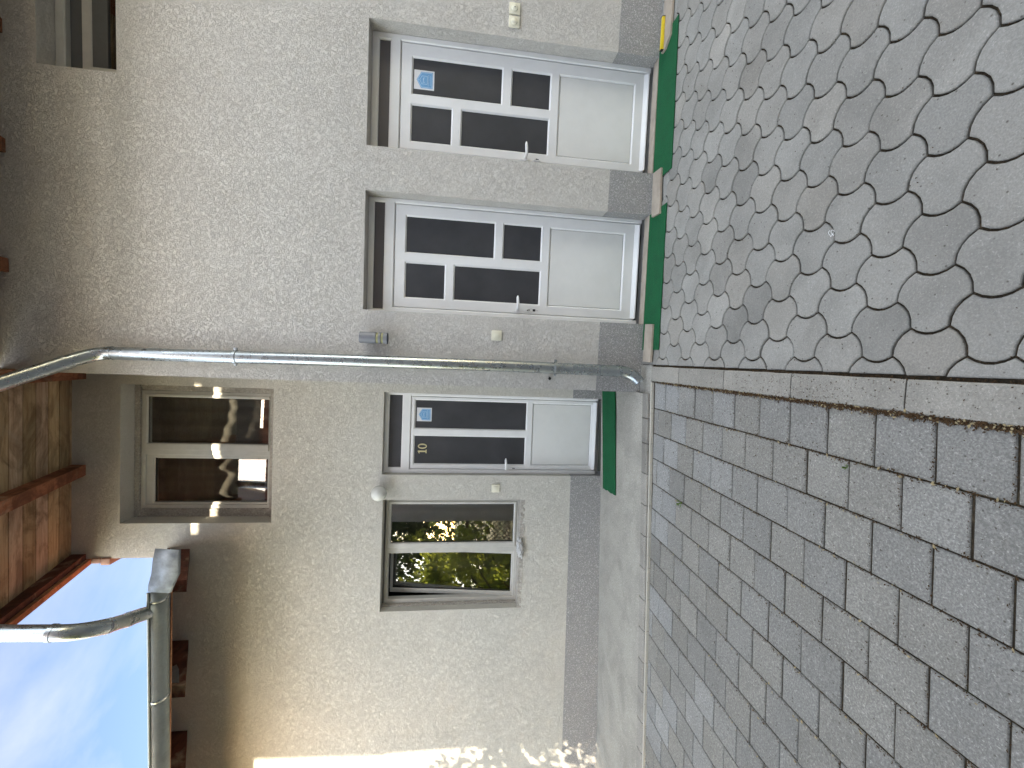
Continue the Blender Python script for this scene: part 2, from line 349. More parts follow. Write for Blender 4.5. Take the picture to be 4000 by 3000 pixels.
# ------------------------------------------------------------------ ground
def tone_attr(me, tones):             # tones: one colour per polygon
    a = me.color_attributes.new('tone', 'FLOAT_COLOR', 'CORNER')
    for p, t in zip(me.polygons, tones):
        for li in p.loop_indices: a.data[li].color = (*t, 1)
def clip(poly, axis, val, keep_gt):
    out = []
    for i in range(len(poly)):
        a, b = poly[i - 1], poly[i]
        ia = (a[axis] > val) == keep_gt; ib = (b[axis] > val) == keep_gt
        if ia != ib:
            t = (val - a[axis]) / (b[axis] - a[axis]); out.append((a[0] + (b[0] - a[0]) * t, a[1] + (b[1] - a[1]) * t))
        if ib: out.append(b)
    return out
def inset(poly, d):
    n = len(poly); out = []
    ar = sum(poly[i - 1][0] * poly[i][1] - poly[i][0] * poly[i - 1][1] for i in range(n)); sg = 1 if ar > 0 else -1
    for i in range(n):
        a, b, c = Vector(poly[i - 1]), Vector(poly[i]), Vector(poly[(i + 1) % n])
        e1 = (b - a); e2 = (c - b)
        if e1.length < 1e-6 or e2.length < 1e-6: out.append(tuple(b)); continue
        e1.normalize(); e2.normalize(); n1 = Vector((-e1.y, e1.x)) * sg; n2 = Vector((-e2.y, e2.x)) * sg
        m = n1 + n2
        if m.length < 1e-4: out.append(tuple(b + n1 * d)); continue
        m.normalize(); out.append(tuple(b + m * (d / max(.45, m.dot(n1)))))
    return out
def dedupe(poly, eps=.004):
    o = []
    for p in poly:
        if not o or (abs(p[0] - o[-1][0]) + abs(p[1] - o[-1][1])) > eps: o.append(p)
    if len(o) > 2 and abs(o[0][0] - o[-1][0]) + abs(o[0][1] - o[-1][1]) <= eps: o.pop()
    return o
def area(poly): return abs(sum(poly[i - 1][0] * poly[i][1] - poly[i][0] * poly[i - 1][1] for i in range(len(poly)))) / 2
def stones(name, polys, mat, gap, bev, drop, dz, tones, label=None):
    V = []; F = []; T = []
    for poly, t in zip(polys, tones):
        if len(poly) < 3 or area(poly) < .0006: continue
        tx, ty = random.gauss(0, .004), random.gauss(0, .004); hz = random.gauss(0, .0012); c = poly[0]
        def z(p, e): return gz(*p) + dz + e + (p[0] - c[0]) * tx + (p[1] - c[1]) * ty + hz
        o = inset(poly, gap); m = inset(poly, gap + bev * .35); i_ = inset(poly, gap + bev); n = len(poly); b = len(V)
        V += [(*p, gz(*p) + dz - drop) for p in o] + [(*p, z(p, -bev * .8)) for p in o] + [(*p, z(p, -bev * .25)) for p in m] + [(*p, z(p, 0)) for p in i_]
        F.append([b + 3 * n + k for k in range(n)]); T.append(t)
        for r in range(3):
            for k in range(n): F.append([b + r * n + k, b + r * n + (k + 1) % n, b + (r + 1) * n + (k + 1) % n, b + (r + 1) * n + k]); T.append(t)
    me = bpy.data.meshes.new(name); me.from_pydata(V, [], F); me.update()
    tone_attr(me, T)
    bm = bmesh.new(); bm.from_mesh(me); bmesh.ops.recalc_face_normals(bm, faces=bm.faces); bm.to_mesh(me); bm.free()
    me.materials.append(mat); o = bpy.data.objects.new(name, me); COL.objects.link(o); tag(o, kind='structure'); return o

# far ground
G = MB(); G.add([(-600, -600, -.09), (600, -600, -.09), (600, 600, -.09), (-600, 600, -.09)], [[0, 1, 2, 3]])
gm = Mat('dry_ground', (.20, .18, .13), .95, spec=.1); gm.tint(gm.ramp(gm.noise(.6, 6, .7), .4, .7), (.10, .12, .05))
g = G.build('ground', gm.m); tag(g, kind='structure')
# bedding soil between the stones
JN = MB()
JN.add([(x, y, gz(x, y) - .0105) for x, y in ((-7, -5.2), (5, -5.2), (5, .135), (-.26, .135), (-.26, -.13), (-7, -.62))], [[0, 1, 2, 3, 4, 5]])
tag(JN.build('joint_soil_bed', JOINT), kind='structure')

# curved bone shaped pavers: node columns every .0983 m, pattern period .345 m
PX, PER, S2, H2 = .0983, .345, .0588, .115
def curve(a, b, sag, n=5):
    a, b = Vector(a), Vector(b); d = b - a; nrm = Vector((-d.y, d.x)).normalized(); L_ = d.length
    return [tuple(a + d * t + nrm * sag * 4 * t * (1 - t)) for t in [i / n for i in range(n)]]
polys, tones = [], []
for k in range(-1, 44):
    xk = .04 + PX * k; yc0 = -1.7515 - .1725 * k
    for m in range(-14, 40):
        yc = yc0 + PER * m
        if yc > .35 or yc < -5.3: continue
        x1, x2 = xk - PX, xk - 2 * PX
        A, B = (xk, yc + S2), (xk, yc - S2); Cw, Dw = (x1, yc - H2), (x1, yc + H2); E_, F_ = (x2, yc - S2), (x2, yc + S2)
        sg = .021; bow = .017
        poly = curve(A, B, -sg, 5) + curve(B, Cw, bow, 4) + curve(Cw, E_, -bow, 4) + curve(E_, F_, sg, 5) + curve(F_, Dw, -bow, 4) + curve(Dw, A, bow, 4)
        # curve() bulges to the left of its direction
        poly = clip(poly, 0, -.030, True); poly = clip(poly, 1, .128, False) if poly else poly
        poly = clip(poly, 1, -5.2, True) if poly else poly
        poly = dedupe(poly)
        if len(poly) < 3: continue
        # no stones under the house walls
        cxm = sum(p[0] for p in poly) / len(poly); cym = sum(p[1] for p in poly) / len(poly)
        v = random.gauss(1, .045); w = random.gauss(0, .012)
        if cym > -1.1: v *= 1.10  # brighter light near the wall, put into the paver tone
        if random.random() < .07: v *= .86
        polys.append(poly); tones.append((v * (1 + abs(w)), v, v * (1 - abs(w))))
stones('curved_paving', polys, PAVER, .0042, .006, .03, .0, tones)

# square slabs, rows slightly askew like the laid ones
polys, tones = [], []
xb = [-.1640] + [-.3775 - .2008 * k for k in range(0, 34)]
for k in range(len(xb) - 1):
    xr, xl = xb[k], xb[k + 1]; xm = (xr + xl) / 2
    base = (-.662 if k % 2 == 0 else -.7665) + .062 * (xm + .27) - (.0 if k % 2 == 0 else 0)
    for n in range(-4, 24):
        y1 = base - .2078 * (n - 1); y0 = y1 - .2078
        f = lambda x: -.262 + .0737 * (x + .26) - .010
        sk = .062
        p = [(xl, y0 + sk * (xl - xm)), (xr, y0 + sk * (xr - xm)), (xr, y1 + sk * (xr - xm)), (xl, y1 + sk * (xl - xm))]
        if y0 > f(xm) - .012 or y1 < -5.2: continue
        if y1 > f(xm): p[2] = (xr, f(xr)); p[3] = (xl, f(xl))
        dd = f(xm) - (y0 + y1) / 2
        v = random.gauss(1, .05); bl = 1.0
        if dd < .42 and random.random() < .62 - dd * .8: v *= random.uniform(1.14, 1.34); bl = 1.04
        elif dd < 1.0 and random.random() < .12: v *= 1.15; bl = 1.02
        elif random.random() < .5: bl = .975
        polys.append(p); tones.append((v * (2 - bl) ** .5, v, v * bl))
stones('slab_paving', polys, SLAB, .0030, .0065, .03, -.004, tones)

# kerb stones between the two pavings
K = [-.205, -.655, -1.18, -1.70, -2.222, -2.745, -3.27, -3.79, -4.31, -4.83, -5.2]
V = []; F = []; T = []
kx = lambda y: -.0400
for a, b in zip(K, K[1:]):
    prof = [(-.1615, -.05), (-.1600, -.002), (-.150, .007), (-.132, .0105), (-.045, .0105), (-.0395, .006), (-.0395, -.05)]
    v = random.gauss(1.03, .04); n = len(prof); rows = 6; b0 = len(V)
    for r in range(rows + 1):
        y = a - .003 + (b - a + .006) * r / rows
        e = -.004 if r in (0, rows) else 0
        if r == 0 and a == K[0]: e = -.007
        for px, pz in prof:
            jx = noise.noise(Vector((px * 30, y * 9, 3))) * .0025
            V.append((px + jx, y, gz(px, y) + pz + (e if pz > 0 else 0)))
    for r in range(rows):
        for j in range(n - 1): F.append([b0 + r * n + j, b0 + r * n + j + 1, b0 + (r + 1) * n + j + 1, b0 + (r + 1) * n + j]); T.append((v, v, v * .99))
    F.append([b0 + j for j in range(n)]); T.append((v, v, v)); F.append([b0 + rows * n + j for j in range(n)][::-1]); T.append((v, v, v))
me = bpy.data.meshes.new('kerb'); me.from_pydata(V, [], F); me.update(); tone_attr(me, T)
bm = bmesh.new(); bm.from_mesh(me); bmesh.ops.recalc_face_normals(bm, faces=bm.faces); bm.to_mesh(me); bm.free()
me.materials.append(KERB); ko = bpy.data.objects.new('kerb', me); COL.objects.link(ko); tag(ko, kind='structure')

# raised concrete patio in front of the recessed wall, with border stones and a thin pale lip
yw = lambda x: .752 + .02518 * x
zw = lambda x: .098 + .0328 * x
ye = lambda x: -.140 + .0865 * (x + .375)
ze = lambda x: .036 + .006 * x
PT = []; PF = []; nx, ny = 90, 16
for i in range(nx + 1):
    x = -.2675 - 6.5 * (i / nx) ** 1.4
    for j in range(ny + 1):
        t = j / ny; y = yw(x) * (1 - t) + ye(x) * t; z = zw(x) * (1 - t) + ze(x) * t
        z += noise.noise(Vector((x * 2.2, y * 2.2, 1))) * .006 * (1 if 0 < j < ny else .3)
        PT.append((x, y, z))
for i in range(nx):
    for j in range(ny): PF.append([i * (ny + 1) + j, i * (ny + 1) + j + 1, (i + 1) * (ny + 1) + j + 1, (i + 1) * (ny + 1) + j])
po = obj('patio', PT, PF, PATIO, smooth=True); tag(po, kind='structure')
for p in [po.data]:
    pass
cs = MB(); cs.box(-.2675, -.028, -.205, -.0035, -.04, .004, .004); tag(cs.build('corner_concrete', PATIO), kind='structure')
BV = MB(); tones = []
bx = [-.372, -.43, -.677, -.923, -1.18, -1.43, -1.695, -1.945, -2.188, -2.44, -2.675, -2.92, -3.16, -3.41, -3.66, -3.91, -4.16, -4.41, -4.66, -4.91, -5.16, -5.41]
V = []; F = []; T = []
bx[0] = -.262; bx[1] = -.47
for a, b in zip(bx, bx[1:]):
    v = random.gauss(1.1, .05)
    if a > -.7: v = .8
    b0 = len(V); prof = [(.004, -.06), (.004, -.004), (-.008, .004), (-.070, .002), (-.088, -.008), (-.092, -.06)]; n = len(prof)
    for x in (a - .003, a - .012, (a + b) / 2, b + .012, b + .003):
        e = -.004 if x in (a - .003, b + .003) else 0
        for dy, dz in prof: V.append((x, ye(x) + dy, ze(x) + dz + (e if dz > -.03 else 0)))
    for r in range(4):
        for j in range(n - 1): F.append([b0 + r * n + j, b0 + r * n + j + 1, b0 + (r + 1) * n + j + 1, b0 + (r + 1) * n + j]); T.append((v, v, v))
    F.append([b0 + j for j in range(n)]); F.append([b0 + 4 * n + j for j in range(n)]); T += [(v, v, v)] * 2
me = bpy.data.meshes.new('patio_border'); me.from_pydata(V, [], F); me.update(); tone_attr(me, T)
bm = bmesh.new(); bm.from_mesh(me); bmesh.ops.recalc_face_normals(bm, faces=bm.faces); bm.to_mesh(me); bm.free()
me.materials.append(KERB); o = bpy.data.objects.new('patio_border', me); COL.objects.link(o); tag(o, kind='structure')
LP = MB()
for i in range(24):
    a = -.17 - i * .25; b = a - .248
    LP.add([(a, ye(a) - .096, .0), (b, ye(b) - .096, .0), (b, ye(b) - .096, .012), (a, ye(a) - .096, .012), (a, ye(a) - .115, .012), (b, ye(b) - .115, .012), (b, ye(b) - .117, -.03), (a, ye(a) - .117, -.03)],
           [[0, 1, 2, 3], [3, 2, 5, 4], [4, 5, 6, 7]])
tag(LP.build('patio_lip', conc('pale_mortar_lip', (.52, .49, .43), .2, False, .4)), kind='structure')

# ------------------------------------------------------------------ house wing with the twin doors (front wall on y = 0)
HA = empty('house_wing', (1.5, 0, 0)); OFFA = Vector((-1.5, 0, 0))
tag(HA, 'rough grey-beige rendered house wing holding the twin white doors side by side', 'house')
def pa(mb, name, mat, parent=HA, smooth=False): return mb.build(name, mat, parent, smooth, loc=(-1.5, 0, 0) if parent is HA else None)
ZT = 2.3536
opsA = [(.3188, 1.2489, -1, ZT), (1.5899, 2.5363, -1, ZT), (1.9177, 2.95, 4.1048, 4.6153)]
plA = lambda x: .3995 - .0131 * x
w = MB(); facade((-.2668, 5.0), plA, lambda x: 5.0, opsA, 0, .21, w)
w.add([(-.2668, 0, plA(-.27)), (-.2668, .76, plA(-.27)), (-.2668, .76, 5.0), (-.2668, 0, 5.0)], [[0, 1, 2, 3]])
w.add([(5, 0, -.1), (5, 8, -.1), (5, 8, 5), (5, 0, 5)], [[0, 1, 2, 3]])
pa(w, 'wall', STUC_A)
def plinth_piece(a, b, zb, f, ra, rb, y, d, la=None):
    w = MB(); w.add([(a, y, zb), (b, y, zb), (b, y, f(b)), (a, y, f(a))], [[0, 1, 2, 3]])
    if ra: w.add([(a, y, zb), (a, y + d, zb), (a, y + d, f(a)), (a, y, f(a))], [[0, 1, 2, 3]])
    if rb: w.add([(b, y, zb), (b, y + d, zb), (b, y + d, f(b)), (b, y, f(b))], [[0, 1, 2, 3]])
    w.add([(a, y, f(a)), (b, y, f(b)), (b, y + .006, f(b)), (a, y + .006, f(a))], [[0, 1, 2, 3]])
    if la: w.add([(a, y, zb), (a, la, zb), (a, la, f(a)), (a, y, f(a))], [[0, 1, 2, 3]])
    return w
pa(plinth_piece(-.270, .3208, -.08, plA, False, True, -.003, .213, .76), 'plinth', PLINTH)
pa(plinth_piece(1.2469, 1.5919, -.08, plA, True, True, -.003, .213), 'plinth', PLINTH)
pa(plinth_piece(2.5343, 5.0, -.08, plA, True, False, -.003, .213), 'plinth', PLINTH)

def make_handle(parent, x, z, y, long_plate=False, L_=.115, key=False):
    h = MB()
    if long_plate: h.box(x - .012, x + .012, y - .008, y, z - .145, z + .105, .003)
    else:
        pts = [(x + .020 * math.cos(a), z + .034 * math.sin(a)) for a in [i * math.pi / 10 for i in range(20)]]
        h.prism(pts, y - .010, y)
    h.tube([(x, y - .005, z), (x, y - .045, z)], .009, 12)
    h.tube([(x, y - .040, z), (x + .006, y - .052, z), (x + .02, y - .055, z - .001), (x + L_ * .5, y - .057, z + .001), (x + L_ * .85, y - .054, z + .004), (x + L_, y - .05, z + .004)], [.009, .0105, .011, .0125, .0105, .004], 14)
    o = autosmooth(h.build('handle', PVC, parent))
    if not long_plate:
        e = MB(); pts = [(x + .0165 * math.cos(a), z - .098 + .031 * math.sin(a)) for a in [i * math.pi / 10 for i in range(20)]]
        e.prism(pts, y - .008, y); autosmooth(e.build('lock_plate', PVC, parent))
        kz = z - .098; ky = y - .0088
    else: kz = z - .085; ky = y - .0088
    kh = MB(); pts = [(x + .0055 * math.cos(a), kz + .006 + .0065 * math.sin(a)) for a in [i * math.pi / 8 for i in range(16)]]
    kh.prism(pts, ky, ky + .002); kh.box(x - .0035, x + .0035, ky - .0002, ky + .002, kz - .014, kz + .003)
    kh.build('keyhole', BLACK, parent)

def door(parent, x0, x1, z0, z1, y, leaf, holes, panel, handle, transom, fr=.05, dg=DGLASS, long_plate=False, tg=None):
    d = empty('door'); d.parent = parent; d.location = (-1.5, 0, 0) if parent is HA else (0, 0, 0)
    lx0, lx1, lz0, lz1 = leaf
    f = MB(); plate(f, x0, x1, z0, z1, [(lx0 - .004, lx1 + .004, lz0 - .03, lz1 + .004), transom], y - .004, .065)
    # the frame has no bottom member: the leaf hole runs down into the threshold
    autosmooth(f.build('frame', PVC, d), 20)
    b = MB(); plate(b, lx0, lx1, lz0, lz1, holes + [panel], y + .004, .05, .012)
    autosmooth(b.build('leaf', PVC, d), 20)
    gsk = MB()
    for (a, b_, c, e) in holes + [transom]:
        yy = y + .018
        gsk.box(a - .001, b_ + .001, yy, yy + .003, c - .001, e + .001)
    gsk.build('gasket', GASKET, d)
    for (a, b_, c, e) in holes:
        g_ = MB(); g_.box(a + .004, b_ - .004, y + .0155, y + .0195, c + .004, e - .004); g_.build('glass_pane', dg, d)
    g_ = MB(); a, b_, c, e = transom; g_.box(a + .003, b_ - .003, y + .0155, y + .0195, c + .003, e - .003); g_.build('transom_pane', tg or TGLASS, d)
    a, b_, c, e = panel
    gsk = MB(); gsk.box(a - .001, b_ + .001, y + .021, y + .023, c - .001, e + .001); gsk.build('gasket', GASKET, d)
    p = MB(); p.box(a + .0025, b_ - .0025, y + .013, y + .024, c + .0025, e - .0025, .004); p.build('panel', PANEL, d)
    bk = MB(); bk.box(x0 + .01, x1 - .01, y + .03, y + .06, z0 + .01, z1 - .01); bk.build('gasket', GASKET, d)
    # drip rail along the bottom of the leaf and the threshold bar
    r = MB(); r.prismx([(y - .024, lz0 + .012), (y + .004, lz0 + .040), (y + .004, lz0 + .002), (y - .024, lz0 + .002)], lx0 + .01, lx1 - .01); autosmooth(r.build('drip_rail', PVC, d), 20)
    t = MB(); t.box(x0, x1, y - .012, y + .06, z0 - .012, z0 + .010, .003); t.build('threshold', ALU, d)
    make_handle(d, handle[0], handle[1], y + .004, long_plate)
    return d
YA = .13; k = .98115
def cx_(v): return -.028 + (v + .028) * k
def czz(v): return 1.58 + (v - 1.58) * k
def rc(a, b, c, d): return (cx_(a), cx_(b), czz(c), czz(d))
# right hand door
d1 = door(HA, 1.5905, 2.5357, .012, ZT - .0006, YA, (1.6530, 2.4860, .034, czz(2.134)),
     [rc(2.141, 2.424, 1.302, 2.038), rc(2.139, 2.424, .884, 1.210), rc(1.760, 2.046, 1.715, 2.040), rc(1.762, 2.047, .887, 1.626)],
     rc(1.760, 2.429, .131, .795), (cx_(1.705), czz(1.072)), (1.645, cx_(2.535), czz(2.224), czz(2.310)))
d2 = door(HA, .3194, 1.2483, .012, ZT - .0006, YA, (.3690, 1.2090, .040, czz(2.149)),
     [rc(.844, 1.137, 1.315, 2.056), rc(.847, 1.136, .903, 1.229), rc(.465, .750, 1.730, 2.054), rc(.467, .752, .901, 1.642)],
     rc(.464, 1.132, .148, .815), (cx_(.407), czz(1.090)), (.345, cx_(1.236), czz(2.238), czz(2.321)))
tb = MB()
tb.box(1.593, 2.533, -.005, .080, -.01, .016, .004); pa(tb, 'door_sill', STONE)
tb = MB(); tb.box(.322, 1.246, -.005, .080, -.01, .014, .004); pa(tb, 'door_sill', STONE)
# upper window, cut by the picture's edge
def slab_box(x0, x1, y0, y1, z0, z1, c=.004): m = MB(); m.box(x0, x1, y0, y1, z0, z1, c); return m
wu = empty('window'); wu.parent = HA; wu.location = (-1.5, 0, 0)
m = MB(); plate(m, 1.9185, 2.949, 4.03, 4.6145, [(1.975, 2.892, 4.07, 4.55)], .142, .05); autosmooth(m.build('frame', PVC_OLD, wu), 20)
m = MB(); plate(m, 1.985, 2.882, 4.01, 4.47, [(2.045, 2.825, 4.05, 4.405)], .185, .04); autosmooth(m.build('sash', PVC_OLD, wu), 20)
m = MB(); m.box(2.04, 2.83, .205, .209, 4.03, 4.41); m.build('glass_pane', PANE, wu)
m = MB(); m.box(1.93, 2.94, .193, .30, 4.30, 4.6); m.build('shutter_box', plain('grey_shutter', (.10, .10, .10), .7), wu)
m = MB(); m.add([(1.90, .32, 4.0), (3.0, .32, 4.0), (3.0, .32, 4.7), (1.90, .32, 4.7)], [[0, 1, 2, 3]]); m.build('room_blind', DARKIN, wu)

# roof of the wing
SL = .31
def roofbits(parent, wrap, x0, x1, xr, zwall, ywall, yeave, drop, rmat, name='rafter', rw=.095):
    z_at = lambda y: zwall - SL * (ywall - y)
    for i, xc in enumerate(xr):
        m = MB(); m.prismx([(ywall + .12, z_at(ywall + .12) - .001), (yeave + .03, z_at(yeave + .03) - .001), (yeave + .03, z_at(yeave + .03) - drop + .02), (yeave + .06, z_at(yeave + .06) - drop), (ywall + .12, z_at(ywall + .12) - drop)], xc - rw / 2, xc + rw / 2)
        wrap(m, name, rmat)
    # planks, one board after another, each with its own tone
    V = []; F = []; T = []; y = ywall + .10; i = 0
    while y > yeave + .02:
        wd = random.uniform(.148, .162) if i else .13; y2 = max(y - wd, yeave)
        zz = [z_at(y), z_at(y2)]; b = len(V); g_ = .004
        V += [(x0, y - g_, z_at(y - g_)), (x1, y - g_, z_at(y - g_)), (x1, y2 + g_, z_at(y2 + g_)), (x0, y2 + g_, z_at(y2 + g_))]
        V += [(a, b_, c + .022) for a, b_, c in V[b:b + 4]]
        q = [[0, 1, 2, 3], [4, 5, 6, 7], [0, 1, 5, 4], [1, 2, 6, 5], [2, 3, 7, 6], [3, 0, 4, 7]]
        F += [[b + n_ for n_ in f] for f in q]; t = random.uniform(.75, 1.25); T += [(t, t, t * random.uniform(.85, 1.1))] * 6
        y = y2; i += 1
    me = bpy.data.meshes.new('soffit_boards'); me.from_pydata(V, [], F); me.update(); tone_attr(me, T)
    bm = bmesh.new(); bm.from_mesh(me); bmesh.ops.recalc_face_normals(bm, faces=bm.faces); bm.to_mesh(me); bm.free()
    me.materials.append(PLANK); o = bpy.data.objects.new('soffit_boards', me); COL.objects.link(o); o.parent = parent
    o.location = (-1.5, 0, 0) if parent is HA else (0, 0, 0)
    # tiled covering with rolls
    V = []; F = []; n = int((x1 - x0) / .035); yb = ywall + 4.5
    ys = []
    yy = yeave - .06
    while yy < yb: ys += [yy, yy + .335]; yy += .34
    for j, y in enumerate(ys):
        for i in range(n + 1):
            x = x0 + (x1 - x0) * i / n; st = .0 if j % 2 else .018
            V.append((x, y, z_at(y) + .06 + st + .022 * abs(math.sin(x * math.pi / .21))))
    for j in range(len(ys) - 1):
        for i in range(n): F.append([j * (n + 1) + i, j * (n + 1) + i + 1, (j + 1) * (n + 1) + i + 1, (j + 1) * (n + 1) + i])
    m = MB(); m.v = V; m.f = F
    zb, ze_ = z_at(yb), z_at(yeave - .06)
    m.add([(x0, yeave - .05, ze_ + .028), (x1, yeave - .05, ze_ + .028), (x1, yb, zb + .028), (x0, yb, zb + .028)], [[0, 1, 2, 3]])
    wrap(m, 'roof', TILE)
wrapA = lambda m, n, mt: pa(m, n, mt)
roofbits(HA, wrapA, -.262, 5.3, [.494, 1.33, 2.143, 2.96, 3.78, 4.6], 4.93, 0, -.66, .11, RAFT)

# ------------------------------------------------------------------ recessed wing: wall plane slightly turned
AB = math.atan(.02518)
HB = empty('recessed_house_wing', (0, .75, 0), AB)
tag(HB, 'cream rendered house wing set back beside the drainpipe, with one door and two windows', 'house')
def pb(mb, name, mat, parent=HB, smooth=False): return mb.build(name, mat, parent, smooth)
plB = lambda x: .3973 + .0127 * x
opL = (-2.6066, -1.4737, .8707, 2.2822); opU = (-1.6945, -.404, 3.3186, 4.6335); opD = (-1.2211, -.4049, -1, 2.299)
w = MB()
facade((-2.0191, -.262), plB, lambda x: 5.06, [opD, opU, opL], 0, .22, w)
# wall left of the upper storey's edge, only up to the low eave
w2 = MB()
xs = [-9, -2.6066, -2.0191]
w2.add([(-9, 0, plB(-9)), (-2.6066, 0, plB(-2.6)), (-2.6066, 0, 4.22), (-9, 0, 4.22)], [[0, 1, 2, 3]])
w2.add([(-2.6066, 0, plB(-2.6)), (-2.0191, 0, plB(-2.02)), (-2.0191, 0, opL[2]), (-2.6066, 0, opL[2])], [[0, 1, 2, 3]])
w2.add([(-2.6066, 0, opL[3]), (-2.0191, 0, opL[3]), (-2.0191, 0, 4.22), (-2.6066, 0, 4.22)], [[0, 1, 2, 3]])
w.add(w2.v, w2.f)
# fix: the window reveal of the part left of the edge was cut by the facade's x range - side reveal, sill and lintel come from the full opening
w.add([(-2.0191, 0, 3.9), (-2.0191, 5, 3.9), (-2.0191, 5, 6.5), (-2.0191, 0, 5.0)], [[0, 1, 2, 3]])
w.add([(-9, 0, -.2), (-9, 8, -.2), (-9, 8, 4.2), (-9, 0, 4.2)], [[0, 1, 2, 3]])
pb(w, 'wall', STUC_B)
pb(plinth_piece(-9, -1.2191, -.4, plB, False, True, -.004, .22), 'plinth', PLINTH)
pb(plinth_piece(-.4069, -.262, -.4, plB, True, False, -.004, .22), 'plinth', PLINTH)
# door with the number ten
YB_ = .08
d3 = door(HB, -1.2205, -.4055, .088, 2.2984, YB_, (-1.178, -.441, .108, 2.038),
     [(-.761, -.479, .864, 1.999), (-1.1255, -.844, .868, 2.000)], (-1.1265, -.485, .165, .787), (-1.165, 1.063), (-1.166, -.432, 2.130, 2.256),
     dg=DGLASS, long_plate=True, tg=DGLASS)
# digits: a brass 1 and 0
nb = MB()
X0, X1, Z0, Z1 = -1.033, -.921, 1.877, 1.966; yy = YB_ + .0085
one = [(.012, 0), (.050, 0), (.050, .009), (.039, .013), (.039, .089), (.030, .089), (.010, .076), (.010, .070), (.024, .073), (.024, .013), (.012, .009)]
nb.prism([(X0 + a, Z0 + b) for a, b in one], yy, yy + .007)
cx0, cz0 = X1 - .028, (Z0 + Z1) / 2; n = 28
ring = [(cx0 + .027 * math.cos(t), cz0 + .0455 * math.sin(t)) for t in [2 * math.pi * i / n for i in range(n)]]
rin = [(cx0 + .013 * math.cos(t), cz0 + .036 * math.sin(t)) for t in [2 * math.pi * i / n for i in range(n)]]
vs = [(x, yy, z) for x, z in ring] + [(x, yy, z) for x, z in rin] + [(x, yy + .007, z) for x, z in ring] + [(x, yy + .007, z) for x, z in rin]
nb.add(vs, [[i, (i + 1) % n, n + (i + 1) % n, n + i] for i in range(n)] + [[i, (i + 1) % n, 2 * n + (i + 1) % n, 2 * n + i] for i in range(n)] + [[n + i, n + (i + 1) % n, 3 * n + (i + 1) % n, 3 * n + i] for i in range(n)])
nb.build('house_number', BRASS, d3)

def window(parent, fr, y, mull, right, left, tilt, name='window', fcol=PVC_OLD, curtain=CURT):
    """fr outer frame rect; mull (x0,x1) fixed centre bar; right/left glass rects; left sash leans inward by tilt"""
    wn = empty(name); wn.parent = parent
    x0, x1, z0, z1 = fr; m = MB(); b = .038
    plate(m, x0, x1, z0, z1, [(x0 + b, mull[0], z0 + b, z1 - b), (mull[1], x1 - b, z0 + b, z1 - b)], y, .065, .006)
    autosmooth(m.build('frame', fcol, wn), 20)
    def sash(g_, lim, tl):
        s = MB(); sx0, sx1 = lim; sz0, sz1 = z0 + b - .012, z1 - b + .012
        plate(s, sx0, sx1, sz0 - 0, sz1, [g_], 0, .055, .010)
        o = autosmooth(s.build('sash', fcol, wn), 20)
        gp = MB(); a, bb, c, d = g_; gp.add([(a - .004, .022, c - .004), (bb + .004, .022, c - .004), (bb + .004, .022, d + .004), (a - .004, .022, d + .004)], [[0, 1, 2, 3]])
        q = gp.build('glass_pane', PANE_UP if z0 > 3 else PANE, o)
        gk = MB(); w_ = .004
        for r_ in ((a, a + w_, c, d), (bb - w_, bb, c, d), (a, bb, c, c + w_), (a, bb, d - w_, d)): gk.box(r_[0], r_[1], .012, .018, r_[2], r_[3])
        gk.build('gasket', GASKET, o)
        for ob in [o]:
            ob.location = (0, y - .012 if tl == 0 else y + .01, 0)
            if tl:
                T_ = Matrix.Translation((0, y + .012, sz0)) @ Matrix.Rotation(-tl, 4, 'X') @ Matrix.Translation((0, 0, -sz0)); ob.matrix_local = T_
    sash(right, (mull[1] - .006, x1 - b + .012), 0)
    sash(left, (x0 + b - .008, mull[0] + .004), tilt)
    # curtain with vertical folds
    V = []; F = []; nx_ = 130
    for i in range(nx_ + 1):
        x = x0 - .05 + (x1 - x0 + .1) * i / nx_
        yv = y + .42 + .050 * math.sin(x * 17 + math.sin(x * 5) * 2) + .012 * math.sin(x * 47)
        V += [(x, yv, z0 - .15), (x, yv + .012 * math.sin(x * 9), z1 + .1)]
    for i in range(nx_): F.append([2 * i, 2 * i + 2, 2 * i + 3, 2 * i + 1])
    o = obj('curtain', V, F, curtain, wn, smooth=True)
    V = [(a, b_ - .29 + .015 * math.sin(a * 11), c_) for a, b_, c_ in V]
    if z0 > 3: o = obj('sheer_curtain', V, F, SHEER, wn, smooth=True)
    # dark room behind the curtain
    bx_ = MB(); e = .12; a, bb, c, d = x0 - e, x1 + e, z0 - .2, z1 + .15; y1 = y + .75; y0 = y + .10
    bx_.add([(a, y0, c), (bb, y0, c), (bb, y1, c), (a, y1, c), (a, y0, d), (bb, y0, d), (bb, y1, d), (a, y1, d)], [[0, 1, 2, 3], [4, 5, 6, 7], [0, 3, 7, 4], [1, 2, 6, 5], [3, 2, 6, 7]])
    bx_.build('room_lining', DARKIN, wn)
    return wn
window(HB, (-1.62, -.468, 3.405, 4.590), .195, (-1.093, -1.037), (-.975, -.527, 3.430, 4.527), (-1.560, -1.128, 3.440, 4.480), R(.25))
window(HB, (-2.588, -1.500, .895, 2.268), .125, (-2.070, -2.009), (-1.957, -1.556, .950, 2.213), (-2.512, -2.104, .955, 2.212), R(6.5))
